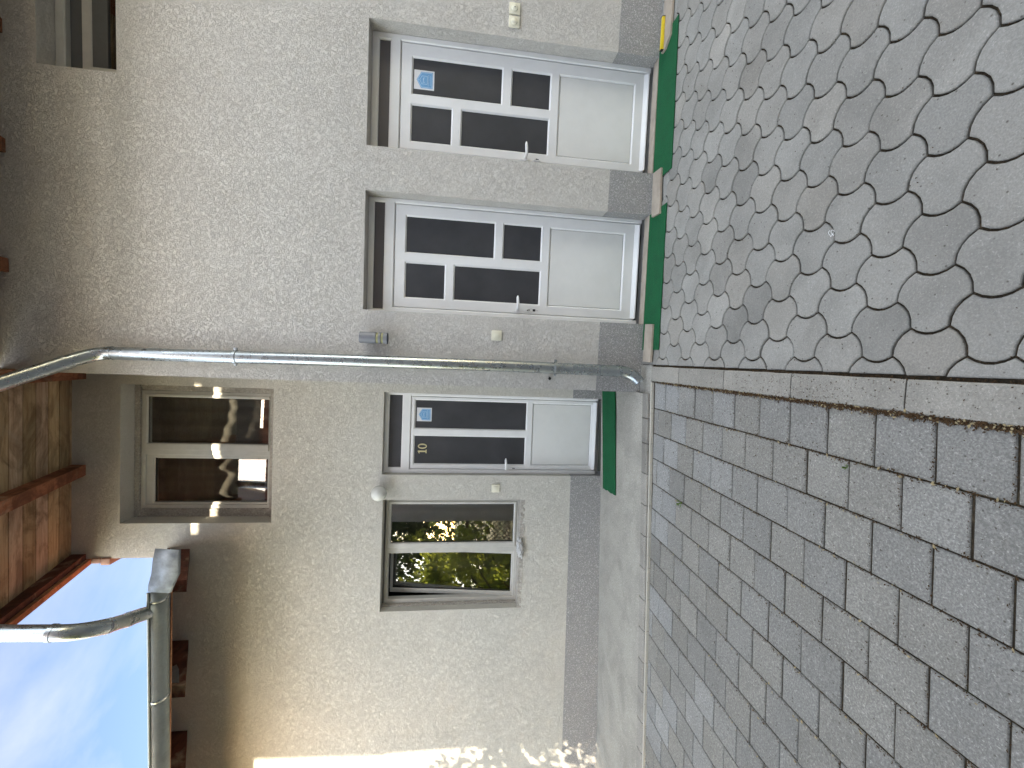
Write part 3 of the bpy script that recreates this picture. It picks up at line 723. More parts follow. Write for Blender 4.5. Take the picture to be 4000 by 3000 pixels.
# lining of the openings' rough rims
def rough(name, x0, x1, z0, z1, y0, y1, parent, seed, amp=.006, mat=MORTAR, step=.012):
    """lumpy strip filling between masonry and frame"""
    V = []; F = []; lx, lz = x1 - x0, z1 - z0; n = max(2, int(max(lx, lz) / step)); hor = lx > lz
    prof = [(0, 1), (0, 0), (1, 0)]
    for i in range(n + 1):
        t = i / n
        for (u_, v_) in ((y1, 1), (y0, 1), (y0, .5), (y0, 0), (y1, 0)):
            if hor: p = [x0 + lx * t, u_, z0 + lz * v_]
            else: p = [x0 + lx * v_, u_, z0 + lz * t]
            q = noise.noise_vector(Vector((p[0] * 28 + seed, p[1] * 28, p[2] * 28)))
            p[1] += q.y * amp * 1.2; p[0 if not hor else 2] += q.x * amp
            V.append(tuple(p))
    for i in range(n):
        for j in range(4): F.append([i * 5 + j, i * 5 + j + 1, (i + 1) * 5 + j + 1, (i + 1) * 5 + j])
    return obj(name, V, F, mat, parent)
rough('mortar_rim', -1.6945, -.404, 4.592, 4.64, .17, .23, HB, 1, .004)
rough('mortar_rim', -.466, -.404, 3.32, 4.6, .19, .24, HB, 2, .005)
rough('mortar_rim', -1.70, -1.62, 3.32, 4.6, .185, .24, HB, 3, .006)
rough('mortar_rim', -1.70, -.404, 3.32, 3.404, .15, .24, HB, 4, .006)
rough('mortar_bed', -2.610, -1.472, .852, .897, -.002, .14, HB, 5, .007)
rough('mortar_rim', -2.612, -2.588, .88, 2.28, .09, .15, HB, 6, .005)
# reveals of the lower window (its opening runs under the upper storey's edge)
m = MB(); e_ = .0
m.add([(-2.6066, 0, .8707), (-2.6066, .22, .8707), (-2.6066, .22, 2.2822), (-2.6066, 0, 2.2822)], [[0, 1, 2, 3]])
# upper roof over the recessed wing
wrapB = lambda m_, n_, mt: pb(m_, n_, mt)
roofbits(HB, wrapB, -2.035, -.268, [-.322, -1.197], 5.03, 0, -1.40, .115, RAFT)
z_at = lambda y: 5.03 + SL * y
m = MB(); m.prismx([(.14, z_at(.14) + .03), (-1.42, z_at(-1.42) + .03), (-1.42, z_at(-1.42) - .10), (.05, z_at(.05) - .155), (.05, z_at(.05))], -2.076, -2.03)
pb(m, 'verge_board', VERGE)
m = MB(); m.prismx([(.10, z_at(.10)), (-1.40, z_at(-1.40)), (-1.40, z_at(-1.40) - .07), (.02, z_at(.02) - .12)], -2.028, -1.975); pb(m, 'verge_rafter', BROWN)
m = MB(); m.prismx([(.12, z_at(.12) + .04), (-1.46, z_at(-1.46) + .04), (-1.46, z_at(-1.46) + .10), (.12, z_at(.12) + .10)], -2.10, -2.03); pb(m, 'verge_tiles', TILE)
m = MB()
m.box(-2.075, -2.012, -.02, .3, 4.70, 4.78, .012); m.box(-2.06, -2.012, -.02, .3, 4.78, 4.86, .012); autosmooth(pb(m, 'verge_tile_end', plain('pale_clay', (.42, .26, .2), .8)))
# low roof to the left
LS = .60
lz = lambda y: 4.205 + LS * y          # underside of the boards, local y
for xc in (-1.99, -2.868, -3.752, -4.63, -5.5, -6.4, -7.3):
    m = MB(); m.prismx([(.1, lz(.1) - .002), (-.60, lz(-.60) - .002), (-.60, lz(-.60) - .135), (.1, lz(.1) - .175)], xc - .05, xc + .05); pb(m, 'low_rafter', BROWN)
m = MB(); m.prismx([(.06, lz(.06)), (-.64, lz(-.64)), (-.64, lz(-.64) + .025), (.06, lz(.06) + .025)], -9, -1.93); pb(m, 'low_soffit_boards', VERGE)
m = MB(); m.box(-9, -1.9, -.80, -.655, 3.792, 3.797); pb(m, 'gutter_sun_stop', SHEET)  # strip added behind the gutter to close a sun leak
m = MB(); m.prismx([(-.66, lz(-.64) - .035), (-.642, lz(-.64) - .035), (-.642, lz(-.64) + .05), (-.66, lz(-.64) + .05)], -9, -1.95); pb(m, 'fascia_board', VERGE)
V = []; F = []; ys = []; yy = -.72
while yy < 4.5: ys += [yy, yy + .335]; yy += .34
n = 190
for j, y in enumerate(ys):
    for i in range(n + 1):
        x = -9 + 6.96 * i / n; V.append((x, y, lz(y) + .05 + (.018 if j % 2 == 0 else 0) + .02 * abs(math.sin(x * math.pi / .21))))
for j in range(len(ys) - 1):
    for i in range(n): F.append([j * (n + 1) + i, j * (n + 1) + i + 1, (j + 1) * (n + 1) + i + 1, (j + 1) * (n + 1) + i])
obj('low_roof', V, F, TILE, HB)
# pale plate nailed on one rafter
PP = [(-.373, 3.967), (-.365, 3.948), (-.345, 3.93), (-.407, 3.874), (-.569, 3.776), (-.564, 3.843), (-.432, 3.925)]
m = MB(); m.prismx(PP, -2.8165, -2.8145); pb(m, 'metal_plate', SHEET)

# ------------------------------------------------------------------ gutters and drainpipes
def gutter(name, x0, x1, yc, zc, r, label, lapx, brackets, mat=ZINC_G, group=None, tilt=0):
    t = empty(name, ((x0 + x1) / 2, yc, zc)); tag(t, label, 'gutter', group); X = (x0 + x1) / 2
    def trough(xa, xb_, rr, nm, mt):
        V = []; F = []; n = 18
        for x in (xa, xb_):
            for i in range(n + 1):
                a = math.pi + math.pi * i / n; V.append((x - X, math.cos(a) * rr, math.sin(a) * rr))
        for i in range(n): F.append([i, i + 1, n + 2 + i, n + 1 + i])
        o = obj(nm, V, F, mt, t, smooth=True); sm = o.modifiers.new('t', 'SOLIDIFY'); sm.thickness = .0015; return o
    trough(x0, x1, r, 'trough', mat)
    m = MB(); m.tube([(x0 - X, -r - .004, .004), (x1 - X, -r - .004, .004)], .009, 10); autosmooth(m.build('rolled_lip', mat, t))
    for lx in lapx: trough(lx - .012, lx + .012, r + .004, 'joint_band', ZINC)
    for bx_ in brackets: trough(bx_ - .012, bx_ + .012, r + .0035, 'bracket', ZINC)
    V = []; F = []; n = 18
    for i in range(n + 1):
        a = math.pi + math.pi * i / n; V.append((x1 - X - .004, math.cos(a) * r, math.sin(a) * r))
    F.append(list(range(n + 1))); obj('end_cap', V, F, mat, t)
    return t
gutter('gutter', -8.5, -1.86, -.12, 3.792, .076, 'long weathered half-round gutter under the blue sky, along the low eave', [-2.72], [-1.94, -4.1])
def zg(x): return 4.616
g2 = gutter('gutter', -2.09, 5.2, -.70, 4.616, .076, 'upper half-round gutter along the main eave above both wings', [1.5], [.2, 2.8])

def downpipe(path_parts, clamps, label, group='zinc downpipes of the house', base=None):
    b = Vector(base); t = empty('downpipe', b); tag(t, label, 'downpipe', group)
    for nm, pts, r, lap in path_parts:
        m = MB(); P = [Vector(p) - b for p in pts]; m.tube(P, r, 28, False)
        if lap:
            d = (P[1] - P[0]).normalized(); m.tube([P[0] - d * .024, P[0] - d * .0235, P[0] + d * .001, P[0] + d * .0015], [r - .002, r + .0032, r + .0032, r - .002], 28, False)
        o = autosmooth(m.build(nm, ZINC, t), 35)
        if nm == 'elbow': sm = o.modifiers.new('t', 'SOLIDIFY'); sm.thickness = .0015
    for (x, y, z) in clamps:
        m = MB(); c = Vector((x, y, z)) - b
        m.tube([c + Vector((0, 0, -.013)), c + Vector((0, 0, -.010)), c + Vector((0, 0, .010)), c + Vector((0, 0, .013))], [.0485, .054, .054, .0485], 28, False)
        m.box(c.x + .045, c.x + .072, c.y - .006, c.y + .006, c.z - .012, c.z + .012, .002); m.box(c.x - .066, c.x - .045, c.y - .006, c.y + .006, c.z - .008, c.z + .008, .002)
        m.tube([c + Vector((0, .04, 0)), c + Vector((0, .075, 0))], .006, 8)
        autosmooth(m.build('clamp', ZINC, t))
    return t
# pipe by the corner
RP = .0475
p_up = arc((-.108, -.075, 4.12), (-.110, -.075, 4.215), (-.189, -.196, 4.324), 14)
p_dn = arc((-.090, -.075, .235), (-.092, -.078, .118), (-.178, -.115, .062), 10)
downpipe([('upper_bend', p_up, RP, True), ('offset_pipe', [p_up[-1], (-.335, -.42, 4.53)] + arc((-.335, -.42, 4.53), (-.375, -.52, 4.60), (-.38, -.66, 4.60), 5)[1:], RP + .0015, True),
          ('straight_pipe', [(-.090, -.075, .235), (-.086, -.075, 1.2), (-.092, -.075, 2.4), (-.101, -.075, 3.3), (-.108, -.075, 4.13)], RP, False),
          ('elbow', p_dn, RP + .001, True)],
         [(-.1005, -.075, 3.26), (-.088, -.075, .785)], 'tall shiny zinc downpipe running down beside the wall corner to the ground', base=(-.090, -.075, 0))
# pipe against the sky, dropping from the upper eave into the low gutter
q1 = arc((-1.822, -.70, 3.985), (-1.832, -.70, 3.865), (-1.90, -.52, 3.82), 10)
q2 = arc((-1.97, -.34, 3.825), (-2.035, -.15, 3.84), (-2.045, -.125, 3.765), 8)
downpipe([('straight_pipe', [(-1.800, -.70, 4.56), (-1.815, -.70, 4.2), (-1.822, -.70, 3.99)], RP, False), ('upper_bend', q1, RP + .001, True),
          ('link_pipe', [q1[-1], q2[0]], RP - .001, True), ('lower_bend', q2, RP + .0005, True)], [],
         'short zinc swan-neck pipe against the sky that empties into the low gutter', base=(-2.045, -.125, 3.765))
# bent sheet of flashing over the start of the low gutter
fl = MB(); P = [(-1.50, 3.745), (-1.60, 3.775), (-1.72, 3.78), (-1.84, 3.80)]
V = []; F = []
for i, (x, z) in enumerate(((-1.520, 3.735), (-1.60, 3.752), (-1.70, 3.762), (-1.79, 3.782), (-1.845, 3.787))):
    t_ = i / 4; wob = random.uniform(-.006, .006)
    lo = 3.565 + .012 * t_ + (.035 if i >= 3 else 0) + (.02 if i == 4 else 0)
    V += [(x - .10, -.02, z + .04), (x - .06, -.10, z + .03 + wob), (x + wob, -.215, z), (x + .006, -.235, (z + lo) / 2), (x + wob, -.24, lo), (x, -.228, lo - .012)]
for i in range(4):
    for j in range(5): F.append([i * 6 + j, i * 6 + j + 1, (i + 1) * 6 + j + 1, (i + 1) * 6 + j])
o = obj('flashing_sheet', V, F, SHEET, smooth=True); sm = o.modifiers.new('t', 'SOLIDIFY'); sm.thickness = .002
tag(o, 'bent grey metal flashing sheet at the right end of the low gutter', 'flashing')

# ------------------------------------------------------------------ small fittings
def thing(name, label, cat, loc, rz=0, group=None): t = empty(name, loc, rz); tag(t, label, cat, group); return t
# cylinder lamp between door and downpipe
t = thing('wall_lamp', 'grey cylinder lamp with two yellowed rings between the downpipe and left twin door', 'wall lamp', (.094, 0, 2.25))
def cyl(mb, z0, z1, r, yc=-.068, n=28): mb.tube([(0, yc, z0), (0, yc, z0 + .002), (0, yc, z1 - .002), (0, yc, z1)], [r - .002, r, r, r - .002], n)
m = MB(); cyl(m, -.018, .108, .045); m.box(-.02, .02, -.03, -.001, -.03, .06, .003); autosmooth(m.build('body', LAMPGREY, t))
m = MB(); cyl(m, -.036, -.018, .041); autosmooth(m.build('diffuser_ring', OLIVE, t)); m = MB(); cyl(m, -.056, -.036, .045); autosmooth(m.build('collar', LAMPGREY, t))
m = MB(); cyl(m, -.074, -.056, .041); autosmooth(m.build('diffuser_ring', OLIVE, t)); m = MB(); m.tube([(0, -.068, -.104), (0, -.068, -.074)], .045, 28, False); m.tube([(0, -.068, -.08), (0, -.068, -.079)], .043, 28); autosmooth(m.build('lower_body', LAMPGREY, t))
# globe lamp
t = thing('globe_lamp', 'white opal globe lamp on the cream wall above the corner of the lower window', 'wall lamp', (-1.379, .716, 2.305), AB)
m = MB()
for i in range(1): pass
bm = bmesh.new(); bmesh.ops.create_uvsphere(bm, u_segments=32, v_segments=20, radius=.074)
m.add([(v.co.x, v.co.y - .098, v.co.z) for v in bm.verts], [[v.index for v in f.verts] for f in bm.faces]); bm.free()
m.build('globe', GLOBE, t, True)
m = MB(); m.tube([(0, -.001, 0), (0, -.012, 0), (0, -.03, 0)], [.04, .038, .03], 24); autosmooth(m.build('base', PVC_OLD, t))
# switches and bells
def switch(loc, w_, label, cat, knob=False, rz=0, rounded=.004, group=None, name='light_switch', part='rocker'):
    t = thing(name, label, cat, loc, rz, group); m = MB(); m.box(-w_ / 2, w_ / 2, -.012, -.001, -w_ / 2, w_ / 2, rounded); autosmooth(m.build('plate', CREAM, t))
    if knob:
        m = MB(); m.tube([(0, -.012, 0), (0, -.020, 0), (0, -.024, 0)], [.026, .025, .018], 24); autosmooth(m.build(part, CREAM, t))
        m = MB(); m.tube([(0, -.024, 0), (0, -.0265, 0)], .004, 10); m.build('pin', BLACK if knob == 2 else CREAM, t)
    else:
        m = MB(); m.box(-w_ * .26, w_ * .26, -.017, -.012, -w_ * .26, w_ * .26, .002); autosmooth(m.build(part, CREAM, t))
    return t
switch((.163, 0, 1.279), .086, 'cream light switch with rounded corners between the tall downpipe and a door', 'light switch', rounded=.0055)
switch((-1.352, .716, 1.166), .082, 'square cream light switch on the cream wall left of door ten', 'light switch', rz=AB, rounded=.003)
switch((2.752, 0, 1.238), .088, 'outer white knob plate, nearer the picture edge, beside the right twin door', 'bell', 2, rounded=.003, group='pair of knob plates', name='bell_plate', part='knob')
switch((2.651, 0, 1.238), .086, 'inner white knob plate of the pair, the one closer to the right twin door', 'bell', 1, rounded=.003, group='pair of knob plates', name='bell_plate', part='knob')
# black screw hook by the low clamp
t = thing('wall_hook', 'small black plug hook in the render beside the lower pipe clamp', 'hook', (-.178, 0, .814))
m = MB(); m.tube([(0, .0, 0), (0, -.012, 0), (0, -.014, 0)], [.011, .013, .009], 8); m.tube([(0, -.012, 0), (.008, -.02, .006), (.022, -.018, .008)], .0025, 6); m.build('plug', BLACK, t)
# stickers
def sticker(loc, w_, h_, label, rz=0):
    t = thing('sticker', label, 'sticker', loc, rz, 'blue badge stickers on the doors')
    m = MB(); m.box(-w_ / 2, w_ / 2, -.0006, 0, -h_ / 2, h_ / 2); m.build('backing', STW, t)
    def pent(s, dx=0): 
        a = w_ * .42 * s; b = h_ * .40 * s; return [(-a, -b), (a, -b), (a, b * .45), (0, b * 1.02), (-a, b * .45)]
    def offp(p, dz): return [(x, z + dz) for x, z in p]
    dz = -h_ * .03
    m = MB(); m.prism(offp(pent(1), dz), -.0012, -.0007); m.build('badge', STB, t)
    m = MB(); o_, i_ = offp(pent(.93), dz), offp(pent(.86), dz)
    vs = [(x, -.0016, z) for x, z in o_] + [(x, -.0016, z) for x, z in i_]; m.add(vs, [[i, (i + 1) % 5, 5 + (i + 1) % 5, 5 + i] for i in range(5)])
    hs = [(-.36, -.0), (-.2, .30), (.2, .30), (.36, -.0)]
    ln = []
    o_, i_ = [(x * .52, z * .50 + h_ * .03) for x, z in pent(1)], [(x * .46, z * .44 + h_ * .03) for x, z in pent(1)]
    vs = [(x, -.0016, z) for x, z in o_] + [(x, -.0016, z) for x, z in i_]; m.add(vs, [[i, (i + 1) % 5, 5 + (i + 1) % 5, 5 + i] for i in range(5)])
    def bar(x0, x1, z0, z1): m.add([(x0 * w_, -.0016, z0 * h_), (x1 * w_, -.0016, z0 * h_), (x1 * w_, -.0016, z1 * h_), (x0 * w_, -.0016, z1 * h_)], [[0, 1, 2, 3]])
    bar(-.13, .13, .015, .04); bar(-.13, -.10, -.04, .08); bar(.10, .13, -.03, .02); bar(-.03, .10, .04, .06)
    x = -.30
    while x < .30:
        w2_ = random.uniform(.02, .045); bar(x, x + w2_ * .55, -.235, -.18); bar(x, x + w2_, -.235, -.222 if random.random() < .5 else -.20); x += w2_ + .014
    x = -.26
    while x < .26: w2_ = random.uniform(.02, .04); bar(x, x + w2_ * .5, -.335, -.285); x += w2_ + .01
    bar(-.02, .02, .265, .30)
    m.build('badge_lines', STL, t)
    return t
sx0, sx1, sz0, sz1 = cx_(2.181), cx_(2.335), czz(1.866), czz(2.030)
sticker(((sx0 + sx1) / 2, YA + .0150, (sz0 + sz1) / 2), sx1 - sx0, sz1 - sz0, 'blue house-shaped badge sticker on the glass of the right twin door')
yb_at = lambda x, off: .75 + .02518 * x + off
sticker((-.627, yb_at(-.627, YB_ + .0150), 1.912), .138, .148, 'blue house-shaped badge sticker on the glass of door ten', AB)
# keys hanging from the left twin door's lock
t = thing('keys', 'small bunch of keys hanging from the lock of the left twin door', 'keys', (cx_(.407), YA - .006, czz(1.090) - .098))
m = MB(); m.box(-.0015, .0015, -.022, .004, -.009, .006); m.tube([(0, -.022, -.002), (0, -.026, -.002)], .010, 14); m.build('key', STEEL, t)
m = MB(); m.tube([(.014 * math.sin(a), -.026 - .004 * math.cos(a), -.020 + .014 * math.cos(a)) for a in [2 * math.pi * i / 16 for i in range(17)]], .0012, 6, False); m.build('ring', STEEL, t)
m = MB(); m.box(-.010, .010, -.032, -.024, -.056, -.034, .002); m.build('fob', BLACK, t)
m = MB(); m.box(-.004, .000, -.029, -.027, -.080, -.040); m.tube([(-.002, -.029, -.040), (-.002, -.027, -.040)], .008, 10); m.build('spare_key', STEEL, t)

# ------------------------------------------------------------------ mats, stones, bar, bag
def mat_obj(pts, label, z=None, edge=0, th=.007, nm='door_mat'):
    cxm = sum(p[0] for p in pts) / len(pts); cym = sum(p[1] for p in pts) / len(pts); out = []
    n = len(pts)
    for i in range(n):
        a, b = Vector(pts[i]), Vector(pts[(i + 1) % n]); k_ = max(2, int((b - a).length / .03))
        for j in range(k_):
            p = a.lerp(b, j / k_); d = Vector((-(b - a).y, (b - a).x)).normalized()
            p += d * (noise.noise(Vector((p.x * 14, p.y * 14, 5))) * (.0025 + edge * (1 if i == edge_i else 0))); out.append((p.x, p.y))
    zf = z or (lambda x, y: gz(x, y) + .003)
    V = []; F = []; m_ = len(out)
    V += [(x - cxm, y - cym, zf(x, y)) for x, y in out] + [(x - cxm, y - cym, zf(x, y) + th) for x, y in out]
    F.append(list(range(m_, 2 * m_))); F += [[i, (i + 1) % m_, m_ + (i + 1) % m_, m_ + i] for i in range(m_)]
    o = obj(nm, V, F, MATG, None, loc=(cxm, cym, 0)); tag(o, label, 'door mat', 'green door mats'); return o
edge_i = -1
mat_obj([(1.490, -.352), (2.640, -.316), (2.652, -.012), (1.492, -.030)], 'clean green carpet mat in front of the right twin door')
mat_obj([(.097, -.318), (1.245, -.308), (1.245, -.010), (.100, -.012)], 'green carpet mat in front of the left twin door, nearest the tall downpipe')
zp = lambda x, y: max(zw(x) * ((y - ye(x)) / (yw(x) - ye(x))) + ze(x) * (1 - (y - ye(x)) / (yw(x) - ye(x))), 0) + .008
edge_i = 3
mat_obj([(-1.283, .285), (-.285, .386), (-.305, .688), (-1.308, .600)], 'dusty green carpet mat with a frayed end on the patio under door ten', zp, .022, .010)
def stone(pts, label, z, th):
    cxm = sum(p[0] for p in pts) / len(pts); cym = sum(p[1] for p in pts) / len(pts)
    bm = bmesh.new(); vs = [bm.verts.new((x - cxm, y - cym, 0)) for x, y in pts]; f = bm.faces.new(vs)
    r = bmesh.ops.extrude_face_region(bm, geom=[f]); bmesh.ops.translate(bm, vec=(0, 0, th), verts=[v for v in r['geom'] if isinstance(v, bmesh.types.BMVert)])
    bmesh.ops.bevel(bm, geom=list(bm.edges), offset=.002, segments=1, affect='EDGES'); bmesh.ops.recalc_face_normals(bm, faces=bm.faces)
    me = bpy.data.meshes.new('stone_strip'); bm.to_mesh(me); bm.free(); me.materials.append(STONE)
    o = bpy.data.objects.new('stone_strip', me); COL.objects.link(o); o.location = (cxm, cym, z); tag(o, label, 'stone strip', 'marble strips holding the mats'); return o
stone([(1.190, -.222), (1.555, -.204), (1.566, -.066), (1.200, -.086)], 'pinkish marble strip between the two twin doors', .012, .020)
stone([(-.006, -.225), (.305, -.222), (.315, -.087), (0, -.086)], 'pinkish marble strip on the mat corner nearest the tall downpipe', .012, .020)
stone([(2.505, -.150), (2.566, -.225), (3.35, -.232), (3.35, -.096), (2.505, -.088)], 'long marble strip under the yellow spirit level', .012, .022)
t = thing('spirit_level', 'thin bright yellow spirit level lying on the marble strip against the plinth', 'spirit level', (2.64, -.118, .0345))
m = MB(); m.box(-.128, .128, -.012, .012, 0, .022, .002); autosmooth(m.build('body', YELLOW, t)); m = MB(); m.box(-.131, -.127, -.013, .013, -.0003, .023); m.build('end_cap', BLACK, t); m = MB(); m.box(.127, .131, -.013, .013, -.0003, .023); m.build('end_cap', BLACK, t)
# crumpled plastic bag stuffed under the window frame
bm = bmesh.new(); bmesh.ops.create_icosphere(bm, subdivisions=4, radius=1)
for v in bm.verts:
    p = v.co.copy(); d = noise.noise(p * 2.2) * .35 + abs(noise.noise(p * 5.0)) * .35
    p *= (.85 + d); v.co = (p.x * .105, p.y * .055, p.z * .036)
me = bpy.data.meshes.new('plastic_bag'); bm.to_mesh(me); bm.free(); me.materials.append(PLASTIC)
o = bpy.data.objects.new('plastic_bag', me); COL.objects.link(o); o.location = (-1.975, .700, .888); o.rotation_euler = (0, R(-4), AB)
tag(o, 'crumpled milky plastic bag stuffed under the lower window frame', 'plastic bag')

# ------------------------------------------------------------------ dirt in the joints, weeds
def litter(name, n, place, mat, s0, s1, label_kind='stuff', dz=0):
    V = []; F = []
    for i in range(n):
        x, y = place(); z = gz(x, y) + .002 + dz; s = random.uniform(s0, s1); a = random.uniform(0, 6.3); b = len(V)
        e = random.uniform(.15, .6); c_, s_ = math.cos(a), math.sin(a)
        for u_, v_, h in ((1, 0, 0), (0, e, .15), (-1, 0, 0), (0, -e, .1), (0, 0, .45)):
            V.append((x + (u_ * c_ - v_ * s_) * s, y + (u_ * s_ + v_ * c_) * s, z + h * s + random.uniform(0, .003)))
        F += [[b, b + 1, b + 4], [b + 1, b + 2, b + 4], [b + 2, b + 3, b + 4], [b + 3, b, b + 4]]
    o = obj(name, V, F, mat); tag(o, kind=label_kind); return o
def near_kerb():
    y = -.3 - 4.0 * random.random() ** .8; x = -.166 + random.gauss(0, .006)
    if random.random() < .3: x = -.150 - abs(random.gauss(0, .02))
    return x, y
def slab_joint():
    k_ = int(random.random() ** 1.5 * 9) ; x = xb[k_ + 1] + random.gauss(0, .006); y = -.5 - random.random() ** .8 * 3.4; return x, y
def cross_joint():
    k_ = int(random.random() ** 1.5 * 8); xm = random.uniform(xb[k_ + 1], xb[k_]); n_ = random.randint(-1, 14)
    mid = (xb[k_] + xb[k_ + 1]) / 2; base = (-.662 if k_ % 2 == 0 else -.7665) + .062 * (mid + .27)
    return xm, base - .2078 * n_ + .062 * (xm - mid) + random.gauss(0, .004)
def anywhere():
    while True:
        x, y = random.uniform(-3.5, 3.2), random.uniform(-3.4, -.3)
        if noise.noise(Vector((x * 1.7, y * 1.7, 9))) > .0 or random.random() < .25: return x, y
def loose_patch():
    x, y = random.gauss(-.55, .35), random.gauss(-1.3, .5); return x, min(y, -.5)
def soil_line():
    y = -.3 - 4.0 * random.random() ** .8; wd = .006 + .010 * max(0, noise.noise(Vector((y * 3, 2, 2)))) + .003 * min(3, -y)
    return -.165 + random.gauss(0, wd * .55), y
def paver_side():
    return -.036 + random.gauss(0, .004), -.3 - 4.0 * random.random() ** .8
def kerb_top(): return random.uniform(-.150, -.045), random.gauss(-1.75, .45)
def curved_joint():
    k_ = int(random.random() * 16); m_ = random.randint(-6, 6); xk = .04 + PX * k_; yc = -1.7515 - .1725 * (k_ % 2) + PER * m_
    t_ = random.uniform(-1, 1); return xk - .021 * (1 - t_ * t_) + random.gauss(0, .0025), yc + S2 * t_
litter('soil_crumbs', 5200, soil_line, DEBRIS, .003, .008)
litter('kerb_line_crumbs', 1300, paver_side, DEBRIS, .002, .005)
litter('kerb_top_crumbs', 330, kerb_top, DEBRIS, .0015, .005, dz=.011)
litter('paver_joint_crumbs', 900, curved_joint, DEBRIS, .0015, .004, dz=-.003)
litter('moss_crumbs', 5200, slab_joint, DEBRIS, .002, .006)
litter('joint_crumbs', 2300, cross_joint, DEBRIS, .002, .005)
litter('scattered_crumbs', 900, anywhere, DEBRIS, .0015, .0045)
litter('scattered_specks', 900, loose_patch, DEBRIS, .002, .005)
litter('straw_pieces', 800, lambda: near_kerb() if random.random() < .5 else slab_joint(), STRAW, .003, .010)
for i, (x, y, s, lb) in enumerate(((-.975, -.80, .042, 'small green weed sprouting in the slab joint, nearer the patio'), (-.405, -2.02, .020, 'tiny green weed in the slab joint beside the kerb'),)):
    V = []; F = []
    for j in range(7):
        a = random.uniform(0, 6.28); b = len(V); L2 = s * random.uniform(.6, 1.2); h = s * random.uniform(.25, .8); dx, dy = math.cos(a), math.sin(a)
        V += [(0, 0, 0), (dx * L2 * .5 - dy * L2 * .2, dy * L2 * .5 + dx * L2 * .2, h), (dx * L2, dy * L2, h * .8), (dx * L2 * .5 + dy * L2 * .2, dy * L2 * .5 - dx * L2 * .2, h)]; F.append([b, b + 1, b + 2, b + 3])
    o = obj('weed', V, F, WEED, None, loc=(x, y, gz(x, y))); tag(o, lb, 'weed', 'weeds in the paving')
t = thing('wire_scrap', 'little scrap of twisted white wire lying on the curved pavers', 'wire', (.565, -1.852, gz(.565, -1.85) + .004))
m = MB(); m.tube([(.012 * math.cos(a) * (1 + .3 * math.sin(3 * a)), .008 * math.sin(a) + .004 * math.sin(2 * a) - .002 * a, .003) for a in [i * .35 for i in range(30)]], .0009, 5); m.build('wire', PVC, t)

# ------------------------------------------------------------------ what stands behind the camera (seen in the panes, shades the yard)
NB = empty('neighbour_house', (0, -5.5, 0)); tag(NB, 'dark plain house across the yard, seen only as a reflection in the window panes', 'house')
ZN = 6.03
m = MB(); m.box(-3.74, 9, -3.5, .42, -.1, 5.72); m.build('wall', NBWALL, NB)
m = MB(); m.prismx([(.5, 5.70), (.5, ZN), (-1.5, ZN + .25), (-3.6, 5.7)], -3.755, 9.2)
m.build('roof', TILE, NB)
m = MB(); m.box(-.11, 9.0, -1.6, .46, ZN - .02, 7.5); m.build('attic_sun_block', NBWALL, NB)  # unseen upper block, added to keep the sun slit off the twin-door wing
m = MB(); m.prism([(-3.74, ZN - .02), (-3.14, ZN - .02), (-2.92, 6.8), (-3.74, 6.8)], .30, .46); m.build('gable', NBWALL, NB)
m = MB(); m.box(-2.14, -.075, .40, .46, 6.13, 6.85); m.build('sky_block', BLOCKDARK, NB)  # unseen floating slab, added to hide reflected sky above the sun slit
m = MB(); m.box(-2.12, -1.58, .41, .45, ZN - .02, 6.15); m.build('slit_end_block', BROWN, NB)  # unseen filler, added to close one end of the gap under the slab
m = MB(); m.box(-3.4, -2.5, .405, .43, .9, 2.1, .01); m.build('window', PVC_OLD, NB); m = MB(); m.box(-3.3, -2.6, .42, .436, 1.0, 2.0); m.build('window_pane', DARKIN, NB)
def tree(name, loc, h, cr, nleaf, lm, label, low=.35, ls=.055, seed=0, conic=False):
    rnd = random.Random(seed); t = thing(name, label, 'tree', loc, 0, 'trees beyond the yard')
    m = MB(); m.tube([(0, 0, -.1), (.03, .02, h * .3), (-.04, .0, h * .6), (0, .03, h * .95)], [h * .022, h * .017, h * .011, h * .003], 10)
    clusters = []
    for i in range(26):
        z = h * (low + (1 - low) * rnd.random() ** .9); a = rnd.uniform(0, 6.28); w_ = (1 - (z / h - low) / (1 - low)) ** .7 if conic else math.sin(math.pi * min(1, .18 + .78 * (z / h - low) / (1 - low))) 
        r = cr * w_ * rnd.uniform(.45, 1.0); p = Vector((math.cos(a) * r, math.sin(a) * r, z)); clusters.append((p, cr * rnd.uniform(.2, .36)))
        m.tube([(0, 0, z - r * .5 - .1), (p.x * .5, p.y * .5, z - r * .15), tuple(p)], [h * .007, h * .0045, h * .0015], 6)
    autosmooth(m.build('trunk', BARK, t))
    V = []; F = []
    for i in range(nleaf):
        c, r = clusters[rnd.randrange(len(clusters))]; d = Vector((rnd.gauss(0, 1), rnd.gauss(0, 1), rnd.gauss(0, .8))).normalized() * r * rnd.random() ** .45
        p = c + d; n1 = Vector((rnd.gauss(0, 1), rnd.gauss(0, 1), rnd.gauss(.4, .8))).normalized(); u_ = n1.orthogonal().normalized(); v_ = n1.cross(u_); s = ls * rnd.uniform(.6, 1.3); b = len(V)
        V += [tuple(p - u_ * s), tuple(p + v_ * s * .5 - n1 * s * .1), tuple(p + u_ * s), tuple(p - v_ * s * .5 - n1 * s * .1)]; F.append([b, b + 1, b + 2, b + 3])
    obj('crown', V, F, lm, t); return t
tree('leafy_tree', (-4.95, -3.5, 0), 3.35, 1.5, 5200, LEAF, 'bright leafy young tree whose leaves dapple the far lit corner of the wall', .10, .062, 3)
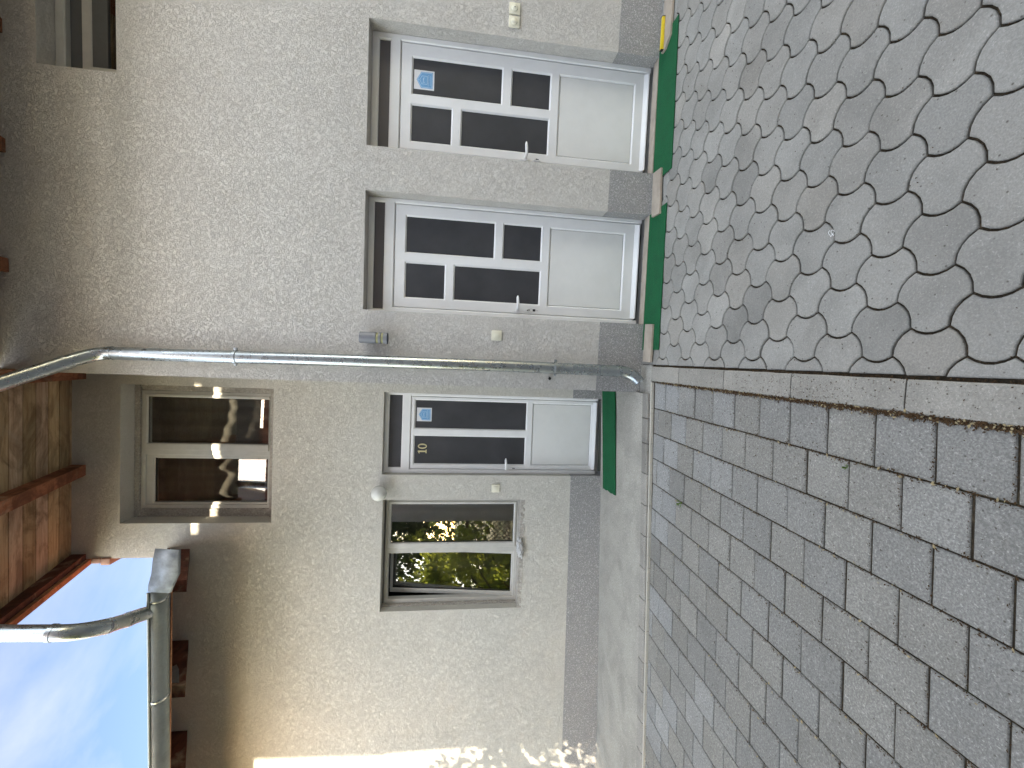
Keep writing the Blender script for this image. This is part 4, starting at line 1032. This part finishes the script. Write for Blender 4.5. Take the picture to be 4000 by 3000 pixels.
tree('leafy_tree', (-7.2, -6.3, 0), 4.6, 2.1, 7000, LEAF, 'bushy sunlit tree reflected in the lower window', .10, .115, 4)
tree('dark_tree', (-6.3, -9.0, 0), 8.5, 2.6, 8000, LEAFD, 'tall dark tree with gaps of sky, reflected high in the lower window', .2, .13, 5, True)
tree('leafy_tree', (-10.5, -8.0, 0), 6.0, 2.6, 7000, LEAF, 'broad green tree farther left, seen as a reflection', .10, .12, 6)
tree('back_tree', (-8.25, 4.6, 0), 7.05, 1.5, 5000, LEAF, 'green treetop just showing above the low gutter at the sky edge', .4, .07, 8)
# lattice fence and hedge closing the garden
FN = empty('lattice_fence', (-6, -5.6, 0)); tag(FN, 'dark lattice garden fence with a brick post, visible only as a window reflection', 'fence')
m = MB()
for i in range(36):
    x = -2.3 + i * .13
    m.tube([(x, 0, .1), (x + 1.1, 0, 1.2)], .009, 4); m.tube([(x + 1.1, .02, .1), (x, .02, 1.2)], .009, 4)
m.build('lattice', BROWN, FN)
m = MB(); m.box(.95, 1.3, -.15, .15, -.1, 1.35, .01); m.build('post', TILE, FN)
m = MB(); m.box(-2.4, 3.6, -.03, -.01, 1.2, 1.27); m.build('rail', BROWN, FN)
V = []; F = []
rnd = random.Random(11)
for i in range(26000):
    if i < 17000: p = Vector((rnd.uniform(-40, 12), -12.5 + rnd.gauss(0, .6), rnd.uniform(0, 3.3) + .5 * noise.noise(Vector((i % 97, 0, 0)))))
    else: p = Vector((-17 + rnd.gauss(0, .6), rnd.uniform(-13, 14), rnd.uniform(0, 3.2)))
    n1 = Vector((rnd.gauss(0, 1), rnd.gauss(0, 1), rnd.gauss(.4, .8))).normalized(); u_ = n1.orthogonal().normalized(); v_ = n1.cross(u_); q = .15 * rnd.uniform(.6, 1.3); b = len(V)
    V += [tuple(p - u_ * q), tuple(p + v_ * q * .6), tuple(p + u_ * q), tuple(p - v_ * q * .6)]; F.append([b, b + 1, b + 2, b + 3])
tag(obj('hedge', V, F, LEAFD), kind='stuff')
